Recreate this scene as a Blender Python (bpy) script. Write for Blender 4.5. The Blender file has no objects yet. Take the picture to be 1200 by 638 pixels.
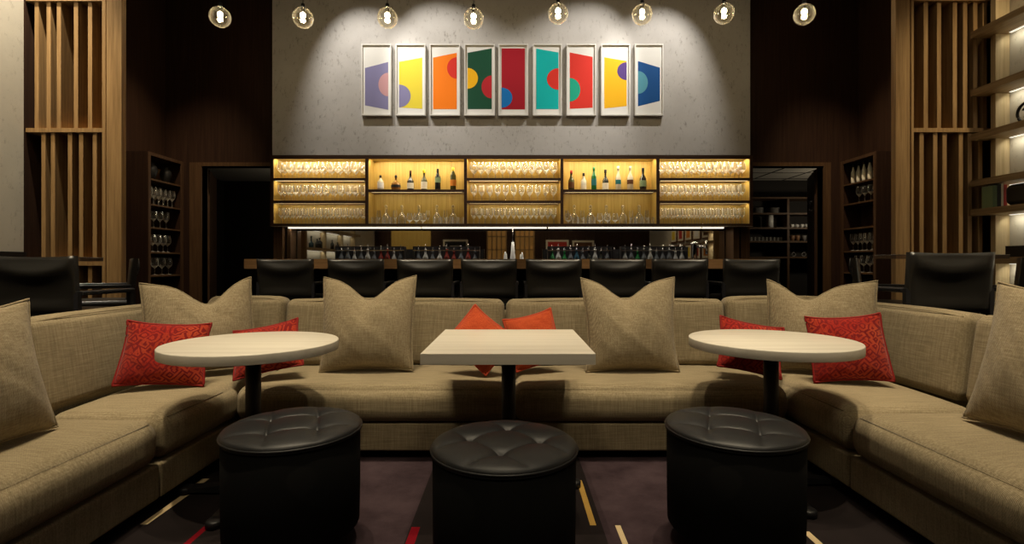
import bpy, bmesh, math, random
from mathutils import Vector, Matrix
random.seed(7)
C = bpy.context.scene.collection
S = bpy.context.scene
H, HY = 1.06, 310.0
def px(x, Y): return (x - 600.0) / 600.0 * Y
def pz(y, Y): return H - (y - HY) / 600.0 * Y

# ---------------------------------------------------------------- materials
M = {}
def mat(name, col, rough=0.5, metal=0.0, spec=0.5, emit=None, estr=0.0):
    m = bpy.data.materials.new(name); m.use_nodes = True
    b = m.node_tree.nodes['Principled BSDF']
    b.inputs['Base Color'].default_value = (*col, 1)
    b.inputs['Roughness'].default_value = rough
    b.inputs['Metallic'].default_value = metal
    b.inputs['Specular IOR Level'].default_value = spec
    if emit:
        b.inputs['Emission Color'].default_value = (*emit, 1)
        b.inputs['Emission Strength'].default_value = estr
    M[name] = m
    return m
def N(m, t, **kw):
    n = m.node_tree.nodes.new(t)
    for k, v in kw.items(): setattr(n, k, v)
    return n
def L(m, a, b): m.node_tree.links.new(a, b)
def coords(m, scale=(1, 1, 1), kind='Object', rot=(0, 0, 0)):
    tc = N(m, 'ShaderNodeTexCoord'); mp = N(m, 'ShaderNodeMapping')
    mp.inputs['Scale'].default_value = scale; mp.inputs['Rotation'].default_value = rot
    L(m, tc.outputs[kind], mp.inputs['Vector'])
    return mp.outputs['Vector']
def noise(m, vec, scale, detail=4, rough=0.55):
    n = N(m, 'ShaderNodeTexNoise')
    n.inputs['Scale'].default_value = scale; n.inputs['Detail'].default_value = detail
    n.inputs['Roughness'].default_value = rough
    L(m, vec, n.inputs['Vector'])
    return n.outputs['Fac']
def ramp(m, fac, stops):
    r = N(m, 'ShaderNodeValToRGB')
    e = r.color_ramp.elements
    while len(e) < len(stops): e.new(0.5)
    for i, (p, c) in enumerate(stops):
        e[i].position = p; e[i].color = (*c, 1)
    L(m, fac, r.inputs['Fac'])
    return r.outputs['Color']
def mixc(m, fac, a, b, mode='MIX'):
    n = N(m, 'ShaderNodeMix', data_type='RGBA', blend_type=mode)
    if hasattr(fac, 'is_output'): L(m, fac, n.inputs['Factor'])
    else: n.inputs['Factor'].default_value = fac
    L(m, a, n.inputs['A']); L(m, b, n.inputs['B'])
    return n.outputs['Result']
def bump(m, h, strength, dist=0.002):
    b = N(m, 'ShaderNodeBump'); b.inputs['Strength'].default_value = strength
    b.inputs['Distance'].default_value = dist
    L(m, h, b.inputs['Height']); L(m, b.outputs['Normal'], m.node_tree.nodes['Principled BSDF'].inputs['Normal'])
def base(m, c): L(m, c, m.node_tree.nodes['Principled BSDF'].inputs['Base Color'])

def wood(name, c1, c2, c3, rough=0.45, axis='Z', spec=0.4, fine=1.0):
    m = mat(name, c2, rough, spec=spec)
    sc = {'Z': (28, 28, 1.1), 'X': (1.1, 28, 28), 'Y': (28, 1.1, 28)}[axis]
    v = coords(m, tuple(s * fine for s in sc))
    f = noise(m, v, 1.6, 6, 0.62)
    base(m, ramp(m, f, [(0.28, c1), (0.5, c2), (0.74, c3)]))
    bump(m, f, 0.15, 0.001)
    return m
wood('oak', (0.20, 0.115, 0.045), (0.30, 0.18, 0.075), (0.40, 0.25, 0.11), 0.5, spec=0.25)
wood('oak_y', (0.22, 0.15, 0.075), (0.33, 0.23, 0.12), (0.43, 0.31, 0.17), 0.5, axis='Y', spec=0.25)
wood('pale_oak', (0.42, 0.32, 0.18), (0.52, 0.41, 0.24), (0.62, 0.50, 0.31), 0.5, spec=0.25)
wood('brown_wood', (0.055, 0.028, 0.013), (0.085, 0.045, 0.02), (0.12, 0.065, 0.03), 0.5, spec=0.25)
wood('backing_wood', (0.085, 0.055, 0.028), (0.12, 0.080, 0.042), (0.16, 0.11, 0.06), 0.55, spec=0.2)
wood('walnut', (0.022, 0.010, 0.006), (0.034, 0.016, 0.009), (0.048, 0.024, 0.013), 0.55, spec=0.2, fine=0.8)
wood('walnut_x', (0.030, 0.015, 0.009), (0.046, 0.023, 0.013), (0.062, 0.033, 0.018), 0.45, axis='X', spec=0.3)
wood('gold_oak', (0.44, 0.285, 0.065), (0.54, 0.37, 0.095), (0.64, 0.455, 0.135), 0.45, spec=0.3)
wood('counter_wood', (0.16, 0.085, 0.035), (0.22, 0.12, 0.05), (0.29, 0.16, 0.07), 0.4, axis='X')
wood('table_laminate', (0.46, 0.425, 0.36), (0.52, 0.485, 0.415), (0.58, 0.545, 0.475), 0.38, axis='X', spec=0.45, fine=0.5)
wood('door_brown', (0.045, 0.022, 0.011), (0.07, 0.036, 0.018), (0.095, 0.052, 0.027), 0.5, spec=0.3)

def fabric(name, c1, c2, c3, weave=420.0, bs=0.5):
    m = mat(name, c2, 0.92, spec=0.12)
    v = coords(m)
    v1 = coords(m, (150, 150, 7)); v2 = coords(m, (7, 150, 150))
    s1 = noise(m, v1, 1.0, 3, 0.6); s2 = noise(m, v2, 1.0, 3, 0.6)
    a = N(m, 'ShaderNodeMath', operation='MULTIPLY_ADD'); a.inputs[1].default_value = 0.5
    L(m, s1, a.inputs[0])
    h = N(m, 'ShaderNodeMath', operation='MULTIPLY'); h.inputs[1].default_value = 0.5
    L(m, s2, h.inputs[0]); L(m, h.outputs[0], a.inputs[2])
    big = noise(m, v, 3.0, 4, 0.6)
    col = ramp(m, a.outputs[0], [(0.36, c1), (0.5, c2), (0.64, c3)])
    dim = ramp(m, big, [(0.3, (0.86, 0.86, 0.86)), (0.7, (1.0, 1.0, 1.0))])
    # a woven grid: three crossing sine ridges in object space
    sep = N(m, 'ShaderNodeSeparateXYZ'); L(m, v, sep.inputs[0])
    def sine(*terms):
        acc = None
        for out, k in terms:
            q = N(m, 'ShaderNodeMath', operation='MULTIPLY'); q.inputs[1].default_value = k
            L(m, out, q.inputs[0])
            if acc is None: acc = q
            else:
                z = N(m, 'ShaderNodeMath', operation='ADD'); L(m, acc.outputs[0], z.inputs[0]); L(m, q.outputs[0], z.inputs[1]); acc = z
        t = N(m, 'ShaderNodeMath', operation='SINE'); L(m, acc.outputs[0], t.inputs[0]); return t.outputs[0]
    w1 = sine((sep.outputs['X'], weave), (sep.outputs['Z'], weave * 0.6)); w2 = sine((sep.outputs['Y'], weave), (sep.outputs['Z'], -weave))
    mu = N(m, 'ShaderNodeMath', operation='MULTIPLY'); L(m, w1, mu.inputs[0]); L(m, w2, mu.inputs[1])
    wv = ramp(m, mu.outputs[0], [(0.0, (0.72, 0.72, 0.72)), (0.6, (1.0, 1.0, 1.0))])
    base(m, mixc(m, 1.0, mixc(m, 1.0, col, dim, 'MULTIPLY'), wv, 'MULTIPLY'))
    bump(m, mu.outputs[0], bs, 0.0015)
    b = m.node_tree.nodes['Principled BSDF']
    b.inputs['Sheen Weight'].default_value = 0.12; b.inputs['Sheen Roughness'].default_value = 0.5
    return m
fabric('taupe', (0.245, 0.193, 0.112), (0.335, 0.27, 0.163), (0.43, 0.355, 0.225), weave=1350, bs=0.4)
fabric('taupe_pillow', (0.27, 0.210, 0.125), (0.355, 0.285, 0.175), (0.44, 0.365, 0.235), weave=1100, bs=0.25)
fabric('orange_red', (0.42, 0.055, 0.016), (0.52, 0.075, 0.022), (0.60, 0.10, 0.03), weave=800, bs=0.1)
# patterned red: meandering darker lines
m = fabric('red_pattern', (0.28, 0.014, 0.009), (0.36, 0.02, 0.012), (0.44, 0.03, 0.016), weave=800, bs=0.1)
b = m.node_tree.nodes['Principled BSDF']
vv = coords(m, (19, 19, 19))
vo = N(m, 'ShaderNodeTexVoronoi', feature='F1', distance='MANHATTAN'); vo.inputs['Scale'].default_value = 1.0; L(m, vv, vo.inputs['Vector'])
wvn = N(m, 'ShaderNodeMath', operation='PINGPONG'); wvn.inputs[1].default_value = 0.22; L(m, vo.outputs['Distance'], wvn.inputs[0])
msk = ramp(m, wvn.outputs[0], [(0.085, (1, 1, 1)), (0.11, (0, 0, 0))])
dk = N(m, 'ShaderNodeRGB'); dk.outputs[0].default_value = (0.16, 0.008, 0.008, 1)
big = noise(m, coords(m, (3, 3, 3)), 1.5, 2)
hl = ramp(m, big, [(0.40, (0, 0, 0)), (0.66, (0.30, 0.30, 0.30))])
orr = N(m, 'ShaderNodeRGB'); orr.outputs[0].default_value = (0.62, 0.14, 0.04, 1)
old = b.inputs['Base Color'].links[0].from_socket
base(m, mixc(m, msk, mixc(m, hl, old, orr.outputs[0]), dk.outputs[0]))
mat('red_piping', (0.22, 0.012, 0.010), 0.7, spec=0.2)
mat('orange_piping', (0.40, 0.05, 0.018), 0.7, spec=0.2)

def leather(name, col, rough, bs=0.25):
    m = mat(name, col, rough, spec=0.5)
    v = coords(m)
    f = noise(m, v, 260, 3, 0.6)
    bump(m, f, bs, 0.0008)
leather('black_leather', (0.0075, 0.008, 0.009), 0.46)
M['black_leather'].node_tree.nodes['Principled BSDF'].inputs['Specular IOR Level'].default_value = 0.32
leather('stool_leather', (0.010, 0.009, 0.0075), 0.38, 0.04)
M['stool_leather'].node_tree.nodes['Principled BSDF'].inputs['Specular IOR Level'].default_value = 0.85
mat('black_body', (0.003, 0.003, 0.003), 0.8, spec=0.06)
mat('black_metal', (0.008, 0.008, 0.009), 0.45, metal=0.0, spec=0.4)
mat('satin_black', (0.015, 0.015, 0.018), 0.28, spec=0.6)
mat('rack_steel', (0.05, 0.05, 0.06), 0.3, metal=0.7)
mat('steel', (0.55, 0.55, 0.57), 0.25, metal=1.0)
mat('brass', (0.65, 0.48, 0.2), 0.25, metal=1.0)
mat('chrome', (0.8, 0.8, 0.82), 0.08, metal=1.0)
mat('white_frame', (0.74, 0.73, 0.70), 0.45)
mat('paper', (0.82, 0.82, 0.80), 0.7, spec=0.2)
mat('ceiling_dark', (0.05, 0.045, 0.04), 0.9)
mat('ceiling_white', (0.55, 0.52, 0.47), 0.9)
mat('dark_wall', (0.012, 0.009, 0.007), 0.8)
mat('white_ceramic', (0.75, 0.75, 0.73), 0.25)
mat('brown_ceramic', (0.28, 0.15, 0.08), 0.4)
mat('grey_ceramic', (0.22, 0.21, 0.20), 0.4)
mat('led_warm', (1, 0.9, 0.7), 0.5, emit=(1.0, 0.80, 0.42), estr=3.0)
mat('led_white', (1, 1, 0.95), 0.5, emit=(1.0, 0.86, 0.66), estr=1.7)
mat('led_cool', (1, 1, 0.95), 0.5, emit=(1.0, 0.95, 0.80), estr=0.8)
mat('filament', (1, 0.9, 0.6), 0.5, emit=(1.0, 0.76, 0.40), estr=90.0)
mat('black_plastic', (0.01, 0.01, 0.01), 0.4)
mat('tan_card', (0.55, 0.36, 0.19), 0.7)
mat('display_amber', (0.4, 0.2, 0.05), 0.5, emit=(1.0, 0.5, 0.12), estr=0.12)

m = mat('mirror', (0.62, 0.60, 0.56), 0.02, metal=1.0)
# plaster with small dark vertical flecks
def plaster(name, c1, c2, fleck):
    m = mat(name, c1, 0.85, spec=0.15)
    f = noise(m, coords(m, (1, 1, 1)), 1.7, 5, 0.6)
    col = ramp(m, f, [(0.3, c1), (0.7, c2)])
    g = noise(m, coords(m, (1, 1, 0.5)), 24, 5, 0.75)
    k = ramp(m, g, [(0.56, (0, 0, 0)), (0.70, (0.6, 0.6, 0.6))])
    d = N(m, 'ShaderNodeRGB'); d.outputs[0].default_value = (*fleck, 1)
    base(m, mixc(m, k, col, d.outputs[0]))
    bump(m, g, 0.2, 0.004)
plaster('plaster', (0.47, 0.455, 0.44), (0.56, 0.545, 0.53), (0.16, 0.14, 0.125))
plaster('plaster_warm', (0.50, 0.46, 0.38), (0.58, 0.54, 0.45), (0.28, 0.25, 0.2))

def thin_glass(name, tint, milk=0.05, edge=0.0, gl=0.9, milkcol=(1, 0.97, 0.88), rough=0.06, r0=0.05):
    """thin-walled glass: milk white painted in for strip-light glints, strongest where seen edge-on"""
    m = bpy.data.materials.new(name); m.use_nodes = True; M[name] = m
    nt = m.node_tree; nt.nodes.clear()
    out = N(m, 'ShaderNodeOutputMaterial')
    tr = N(m, 'ShaderNodeBsdfTransparent'); tr.inputs[0].default_value = (*tint, 1)
    g = N(m, 'ShaderNodeBsdfGlossy'); g.inputs['Roughness'].default_value = rough; g.inputs[0].default_value = (gl, gl, gl, 1)
    lw = N(m, 'ShaderNodeLayerWeight'); lw.inputs['Blend'].default_value = 0.35
    mu = N(m, 'ShaderNodeMath', operation='MULTIPLY_ADD'); mu.inputs[1].default_value = 0.6; mu.inputs[2].default_value = r0
    L(m, lw.outputs['Facing'], mu.inputs[0])
    mx = N(m, 'ShaderNodeMixShader'); L(m, mu.outputs[0], mx.inputs[0]); L(m, tr.outputs[0], mx.inputs[1]); L(m, g.outputs[0], mx.inputs[2])
    tl = N(m, 'ShaderNodeBsdfTranslucent'); tl.inputs[0].default_value = (*milkcol, 1)
    df = N(m, 'ShaderNodeBsdfDiffuse'); df.inputs[0].default_value = (*milkcol, 1)
    ad = N(m, 'ShaderNodeMixShader'); ad.inputs[0].default_value = 0.5; L(m, tl.outputs[0], ad.inputs[1]); L(m, df.outputs[0], ad.inputs[2])
    l2 = N(m, 'ShaderNodeLayerWeight'); l2.inputs['Blend'].default_value = 0.5
    pw = N(m, 'ShaderNodeMath', operation='POWER'); pw.inputs[1].default_value = 1.6; L(m, l2.outputs['Facing'], pw.inputs[0])
    ed = N(m, 'ShaderNodeMath', operation='MULTIPLY_ADD'); ed.inputs[1].default_value = edge; ed.inputs[2].default_value = milk
    L(m, pw.outputs[0], ed.inputs[0])
    m2 = N(m, 'ShaderNodeMixShader'); L(m, ed.outputs[0], m2.inputs[0])
    L(m, mx.outputs[0], m2.inputs[1]); L(m, ad.outputs[0], m2.inputs[2]); L(m, m2.outputs[0], out.inputs['Surface'])
    return m
thin_glass('glass', (0.98, 0.98, 0.97), 0.05, 0.75)
thin_glass('glass_lit_base', (0.98, 0.98, 0.97), 0.62, 0.3)  # whitened lower bowls: strip-light glow painted into the glass colour
thin_glass('globe_glass', (0.97, 0.95, 0.88), 0.0, 0.12, rough=0.0, r0=0.13)
thin_glass('decanter_glass', (0.97, 0.97, 0.95), 0.10, 0.7)
def bglass(name, col, rough=0.08):
    mat(name, col, rough, spec=0.7)
bglass('bottle_dark', (0.012, 0.014, 0.012)); bglass('bottle_green', (0.01, 0.14, 0.035)); bglass('bottle_olive', (0.05, 0.05, 0.012))
bglass('bottle_amber', (0.20, 0.085, 0.015)); bglass('bottle_clear', (0.55, 0.50, 0.38)); bglass('bottle_frost', (0.62, 0.60, 0.48), 0.3)
bglass('bottle_blue', (0.01, 0.06, 0.10)); bglass('bottle_red', (0.16, 0.02, 0.015)); bglass('bottle_grey', (0.10, 0.11, 0.12)); bglass('bottle_pale', (0.36, 0.36, 0.34))
for n, c in dict(l_cream=(0.75, 0.70, 0.55), l_white=(0.8, 0.8, 0.78), l_black=(0.02, 0.02, 0.02), l_teal=(0.02, 0.15, 0.16), l_orange=(0.62, 0.22, 0.03),
                 l_green=(0.22, 0.30, 0.16), l_gold=(0.75, 0.55, 0.05), l_red=(0.45, 0.04, 0.03), l_brown=(0.12, 0.05, 0.02), l_yellow=(0.9, 0.75, 0.03),
                 lavender=(0.235, 0.225, 0.42), pink=(0.60, 0.33, 0.36), yellow=(0.82, 0.68, 0.05), orange=(0.95, 0.22, 0.005), scarlet=(0.72, 0.035, 0.022), forest=(0.008, 0.075, 0.038),
                 amber=(0.92, 0.50, 0.008), crimson=(0.36, 0.008, 0.02), cherry=(0.50, 0.02, 0.03), azure=(0.005, 0.17, 0.52), turquoise=(0.0, 0.47, 0.47), jade=(0.01, 0.40, 0.27),
                 violet=(0.10, 0.05, 0.24), navy=(0.003, 0.075, 0.28), mist=(0.09, 0.32, 0.43)).items():
    mat(n, c, 0.6, spec=0.2)
# carpet
def carpet(name, c1, c2):
    m = mat(name, c1, 0.98, spec=0.05)
    f = noise(m, coords(m), 5.0, 6, 0.65)
    g = noise(m, coords(m), 420, 2, 0.7)
    col = ramp(m, f, [(0.3, c1), (0.72, c2)])
    k = ramp(m, g, [(0.3, (0.65, 0.65, 0.65)), (0.7, (1.1, 1.1, 1.1))])
    base(m, mixc(m, 1.0, col, k, 'MULTIPLY')); bump(m, g, 0.6, 0.004)
carpet('carpet_plum', (0.030, 0.019, 0.023), (0.068, 0.046, 0.053))
carpet('carpet_dark', (0.014, 0.011, 0.011), (0.021, 0.016, 0.016))
carpet('carpet_gold', (0.40, 0.24, 0.055), (0.48, 0.30, 0.08))
carpet('carpet_red', (0.17, 0.004, 0.010), (0.22, 0.007, 0.014))
carpet('carpet_cream', (0.55, 0.42, 0.24), (0.62, 0.50, 0.30))

# ---------------------------------------------------------------- mesh helpers
class MB:
    def __init__(s): s.bm = bmesh.new()
    def box(s, x0, x1, y0, y1, z0, z1, mi=0):
        v = [s.bm.verts.new(p) for p in ((x0,y0,z0),(x1,y0,z0),(x1,y1,z0),(x0,y1,z0),(x0,y0,z1),(x1,y0,z1),(x1,y1,z1),(x0,y1,z1))]
        for q in ((3,2,1,0),(4,5,6,7),(0,1,5,4),(1,2,6,5),(2,3,7,6),(3,0,4,7)):
            f = s.bm.faces.new([v[i] for i in q]); f.material_index = mi
        return s
    def lathe(s, prof, c=(0,0,0), n=16, closed_ends=True, mi=0):
        rings = []
        for r, z in prof:
            if r < 1e-5: rings.append([s.bm.verts.new((c[0], c[1], c[2] + z))])
            else: rings.append([s.bm.verts.new((c[0] + r*math.cos(2*math.pi*i/n), c[1] + r*math.sin(2*math.pi*i/n), c[2] + z)) for i in range(n)])
        for a, b in zip(rings, rings[1:]):
            for i in range(n):
                j = (i+1) % n
                if len(a) == 1 and len(b) == 1: continue
                if len(a) == 1: f = s.bm.faces.new((a[0], b[j], b[i])) if False else s.bm.faces.new((a[0], b[i], b[j]))
                elif len(b) == 1: f = s.bm.faces.new((a[i], b[0], a[j])) if False else s.bm.faces.new((a[j], a[i], b[0]))
                else: f = s.bm.faces.new((a[i], a[j], b[j], b[i]))
                f.smooth = True; f.material_index = mi
        if closed_ends:
            for r in (rings[0], rings[-1]):
                if len(r) > 2: s.bm.faces.new(r).material_index = mi
        return s
    def tube(s, pts, r, n=8, closed=False, mi=0):
        pts = [Vector(p) for p in pts]; k = len(pts); rings = []
        up = Vector((0, 0, 1))
        for i, p in enumerate(pts):
            a = pts[(i-1) % k] if (closed or i > 0) else p
            b = pts[(i+1) % k] if (closed or i < k-1) else p
            t = (b - a).normalized()
            u = up if abs(t.dot(up)) < 0.95 else Vector((1, 0, 0))
            if abs(t.dot(up)) >= 0.95 and closed: u = Vector((0, 1, 0))
            e1 = t.cross(u).normalized(); e2 = t.cross(e1)
            rings.append([s.bm.verts.new(p + r*(math.cos(2*math.pi*q/n)*e1 + math.sin(2*math.pi*q/n)*e2)) for q in range(n)])
        seq = list(zip(rings, rings[1:])) + ([(rings[-1], rings[0])] if closed else [])
        for a, b in seq:
            for i in range(n):
                f = s.bm.faces.new((a[i], a[(i+1)%n], b[(i+1)%n], b[i])); f.smooth = True; f.material_index = mi
        if not closed:
            for rr in (rings[0], rings[-1]):
                s.bm.faces.new(rr).material_index = mi
        return s
    def rbox(s, x0, x1, y0, y1, z0, z1, r, crown=0.0, cells=8, bulge=None):
        """rounded, slightly crowned cushion block"""
        c = Vector(((x0+x1)/2, (y0+y1)/2, (z0+z1)/2)); h = Vector(((x1-x0)/2, (y1-y0)/2, (z1-z0)/2))
        def axis(hh):
            e = [-hh + r*t for t in (0, 0.12, 0.3, 0.55, 0.8)]
            mid = [-(hh-r) + 2*(hh-r)*i/cells for i in range(cells+1)]
            return e + mid + [-q for q in reversed(e)]
        A = [axis(h.x), axis(h.y), axis(h.z)]
        vm = {}
        def V(p):
            k = tuple(round(q, 6) for q in p)
            if k not in vm:
                q = Vector([max(-(h[i]-r), min(h[i]-r, p[i])) for i in range(3)])
                d = Vector(p) - q
                o = q + d.normalized()*r if d.length > 1e-9 else Vector(p)
                fx, fy, fz = (1-(p[0]/h.x)**2), (1-(p[1]/h.y)**2), (1-(p[2]/h.z)**2)
                if p[2] > 0: o.z += crown*max(0, fx)**0.6*max(0, fy)**0.6*(p[2]/h.z)
                if bulge:
                    ax_, sg_, am_ = bulge; ff_ = [fx, fy, fz]; ff_.pop(ax_)
                    if p[ax_]*sg_ > 0: o[ax_] += am_*(p[ax_]/h[ax_])*max(0, ff_[0])**0.7*max(0, ff_[1])**0.7
                vm[k] = s.bm.verts.new(c + o)
            return vm[k]
        for ax in range(3):
            u, w = [(1, 2), (2, 0), (0, 1)][ax]
            for sg in (-1, 1):
                for i in range(len(A[u])-1):
                    for j in range(len(A[w])-1):
                        if A[u][i+1]-A[u][i] < 1e-7 or A[w][j+1]-A[w][j] < 1e-7: continue
                        P = []
                        for (a, b) in ((i, j), (i+1, j), (i+1, j+1), (i, j+1)):
                            p = [0, 0, 0]; p[ax] = sg*h[ax]; p[u] = A[u][a]; p[w] = A[w][b]; P.append(V(p))
                        if len(set(P)) < 4: continue
                        if sg < 0: P.reverse()
                        f = s.bm.faces.new(P); f.smooth = True
        return s
    def xf(s, mtx): bmesh.ops.transform(s.bm, matrix=mtx, verts=s.bm.verts); return s
    def data(s, name, mats, bevel=0.0):
        if bevel: bmesh.ops.bevel(s.bm, geom=[e for e in s.bm.edges if len(e.link_faces) == 2 and e.calc_face_angle(0) > 0.9], offset=bevel, segments=2, affect='EDGES', clamp_overlap=True)
        bmesh.ops.recalc_face_normals(s.bm, faces=s.bm.faces)
        me = bpy.data.meshes.new(name); s.bm.to_mesh(me); s.bm.free()
        for q in (mats if isinstance(mats, (list, tuple)) else [mats]): me.materials.append(M[q])
        return me
    def build(s, name, mats, parent=None, bevel=0.0, loc=None):
        o = bpy.data.objects.new(name, s.data(name, mats, bevel)); C.objects.link(o)
        if parent: o.parent = parent
        if loc: o.location = loc
        return o
def tag(o, label, cat, group=None, kind=None):
    o['label'] = label; o['category'] = cat
    if group: o['group'] = group
    if kind: o['kind'] = kind
    return o
def thing(name, label, cat, loc=(0, 0, 0), rz=0, group=None):
    o = bpy.data.objects.new(name, None); C.objects.link(o)
    o.location = loc; o.rotation_euler = (0, 0, rz); o.empty_display_size = 0.1
    return tag(o, label, cat, group)
def struct(name, mb, mats, bevel=0.0):
    o = mb.build(name, mats, None, bevel); o['kind'] = 'structure'; return o
def kids(o): return [c for c in o.children]
def copy_tree(o, parent=None):
    c = o.copy(); C.objects.link(c)
    if parent: c.parent = parent
    for k in kids(o): copy_tree(k, c)
    return c
def inst(name, me, loc, label, cat, group=None, rz=0, sc=1.0):
    o = bpy.data.objects.new(name, me); C.objects.link(o); o.location = loc; o.rotation_euler = (0, 0, rz); o.scale = (sc, sc, sc)
    return tag(o, label, cat, group)
def area(loc, size, power, col, rot=(0, 0, 0), sy=None):
    d = bpy.data.lights.new('strip_or_fill_light', 'AREA'); d.energy = power; d.color = col
    d.shape = 'RECTANGLE'; d.size = size; d.size_y = sy or size
    o = bpy.data.objects.new('strip_or_fill_light', d); C.objects.link(o); o.location = loc; o.rotation_euler = rot
    return o
def spot(loc, target, power, col, ang=50, blend=0.6, rad=0.04):
    d = bpy.data.lights.new('ceiling_or_fill_spot', 'SPOT'); d.energy = power; d.color = col
    d.spot_size = math.radians(ang); d.spot_blend = blend; d.shadow_soft_size = rad
    o = bpy.data.objects.new('ceiling_or_fill_spot', d); C.objects.link(o); o.location = loc
    o.rotation_euler = (Vector(target) - Vector(loc)).to_track_quat('-Z', 'Y').to_euler()
    return o
R = math.radians

# ---------------------------------------------------------------- the setting
XW, YB, YR, ZC = 4.74, 7.0, -3.2, 5.4
# floor: a carpet whose woven patches and bars are faces of their own
bars = [(-0.41, 0.365, -1, 2.95, 1), (-1.515, -1.485, 2.085, 2.373, 4), (-1.53, -1.495, 2.445, 2.53, 4), (-1.245, -1.22, 1.5, 2.085, 3), (0.317, 0.342, 2.078, 2.514, 2),
        (0.418, 0.440, 1.5, 2.078, 4), (-0.405, -0.37, 1.5, 2.065, 3), (1.15, 1.178, 1.6, 2.03, 4), (-6, -1.06, -4, 10.5, 1), (1.03, 6, -4, 10.5, 1), (-6, 6, 2.95, 10.5, 1), (-6, 6, -4, 0.3, 1)]
xs = sorted({round(v, 4) for b_ in bars for v in b_[:2]} | {-6.0, 6.0}); ys = sorted({round(v, 4) for b_ in bars for v in b_[2:4]} | {-4.0, 10.5})
bm = bmesh.new(); gv = [[bm.verts.new((x, y, 0)) for y in ys] for x in xs]
order = [b_ for b_ in bars if b_[4] == 1] + [b_ for b_ in bars if b_[4] != 1]
for i in range(len(xs)-1):
    for j in range(len(ys)-1):
        cx, cy = (xs[i]+xs[i+1])/2, (ys[j]+ys[j+1])/2
        f = bm.faces.new((gv[i][j], gv[i+1][j], gv[i+1][j+1], gv[i][j+1]))
        for b_ in order:
            if b_[0] < cx < b_[1] and b_[2] < cy < b_[3]: f.material_index = b_[4]
mb = MB(); mb.bm.free(); mb.bm = bm
struct('floor', mb, ['carpet_plum', 'carpet_dark', 'carpet_gold', 'carpet_red', 'carpet_cream'])
struct('ceiling', MB().box(-6, 6, YR-0.2, YB+0.3, ZC, ZC+0.1), 'ceiling_dark')
ZW = 1.18
struct('wall_left', MB().box(-XW-0.2, -XW, YR, 4.97, ZW, ZC, 0).box(-XW-0.2, -XW+0.0, YR, 4.97, 0, ZW-0.06, 1).box(-XW-0.2, -XW, 4.97, YB, 0, ZC, 1), ['plaster_warm', 'walnut'])
struct('trim_1', MB().box(-XW-0.1, -XW+0.03, YR, 4.97, ZW-0.06, ZW), 'black_metal')
struct('wall_right', MB().box(XW, XW+0.2, YR, 4.97, 0, ZC, 0).box(XW, XW+0.2, 4.97, YB, 0, ZC, 1), ['plaster_warm', 'walnut'])
struct('wall_rear', MB().box(-6, 6, YR-0.2, YR, 0, ZC), 'walnut')
DZ = 2.40
DX0, DX1 = px(237, YB), px(964, YB)
struct('wall_back_left', MB().box(-XW-0.2, DX0, YB, YB+0.12, 0, ZC).box(DX0, -3.23, YB, YB+0.12, DZ, ZC), 'walnut')
struct('wall_back_right', MB().box(DX1, XW+0.2, YB, YB+0.12, 0, ZC).box(3.23, DX1, YB, YB+0.12, DZ, ZC), 'walnut')
struct('wall_back', MB().box(-3.23, 3.21, 6.9, 7.3, 2.535, ZC), 'plaster')
struct('wall_back_bar', MB().box(-3.25, 3.25, 7.25, 7.4, 0, 2.53), 'dark_wall')
struct('trim_2', MB().box(DX0-0.16, DX0, 6.975, 7.14, 0, DZ+0.05).box(DX0, -3.26, 6.975, 7.14, DZ, DZ+0.05), 'brown_wood', 0.004)
struct('trim_3', MB().box(DX1, DX1+0.10, 6.975, 7.14, 0, DZ+0.05).box(3.26, DX1, 6.975, 7.14, DZ, DZ+0.05), 'brown_wood', 0.004)
# service rooms behind the two doorways
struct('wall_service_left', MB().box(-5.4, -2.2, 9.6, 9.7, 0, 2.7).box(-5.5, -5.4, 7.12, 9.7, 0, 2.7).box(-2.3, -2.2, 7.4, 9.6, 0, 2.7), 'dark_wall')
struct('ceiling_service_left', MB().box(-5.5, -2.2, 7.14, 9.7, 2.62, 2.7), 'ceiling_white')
struct('wall_service_right', MB().box(2.2, 6.3, 9.5, 9.6, 0, 2.7).box(6.2, 6.3, 7.12, 9.6, 0, 2.7).box(2.2, 2.3, 7.4, 9.5, 0, 2.7), 'dark_wall')
mb = MB().box(2.2, 6.3, 7.14, 9.6, 2.62, 2.7)
for k in range(5): mb.box(2.6+0.6*k, 2.612+0.6*k, 7.14, 9.5, 2.612, 2.62, 1)
for k in range(4): mb.box(2.3, 6.2, 7.5+0.6*k, 7.512+0.6*k, 2.612, 2.62, 1)
struct('ceiling_service_right', mb, ['ceiling_white', 'ceiling_dark'])
# open doors
d1 = MB().box(-0.045, 0, 0, 0.84, 0.01, DZ-0.02).build('door_1', 'door_brown', None, 0.004, (-4.235, 7.17, 0)); d1['kind'] = 'structure'; d1.rotation_euler = (0, 0, R(24))
d2 = MB().box(0, 0.045, 0, 0.84, 0.01, DZ-0.02).build('door_2', 'walnut', None, 0.004, (4.235, 7.17, 0)); d2['kind'] = 'structure'; d2.rotation_euler = (0, 0, R(-24))
MB().tube([(0, 0.08, 1.82), (-0.05, 0.08, 1.82), (-0.05, 0.08, 1.95), (0, 0.08, 1.95)], 0.012).build('door_handle', 'chrome', d2)

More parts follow.
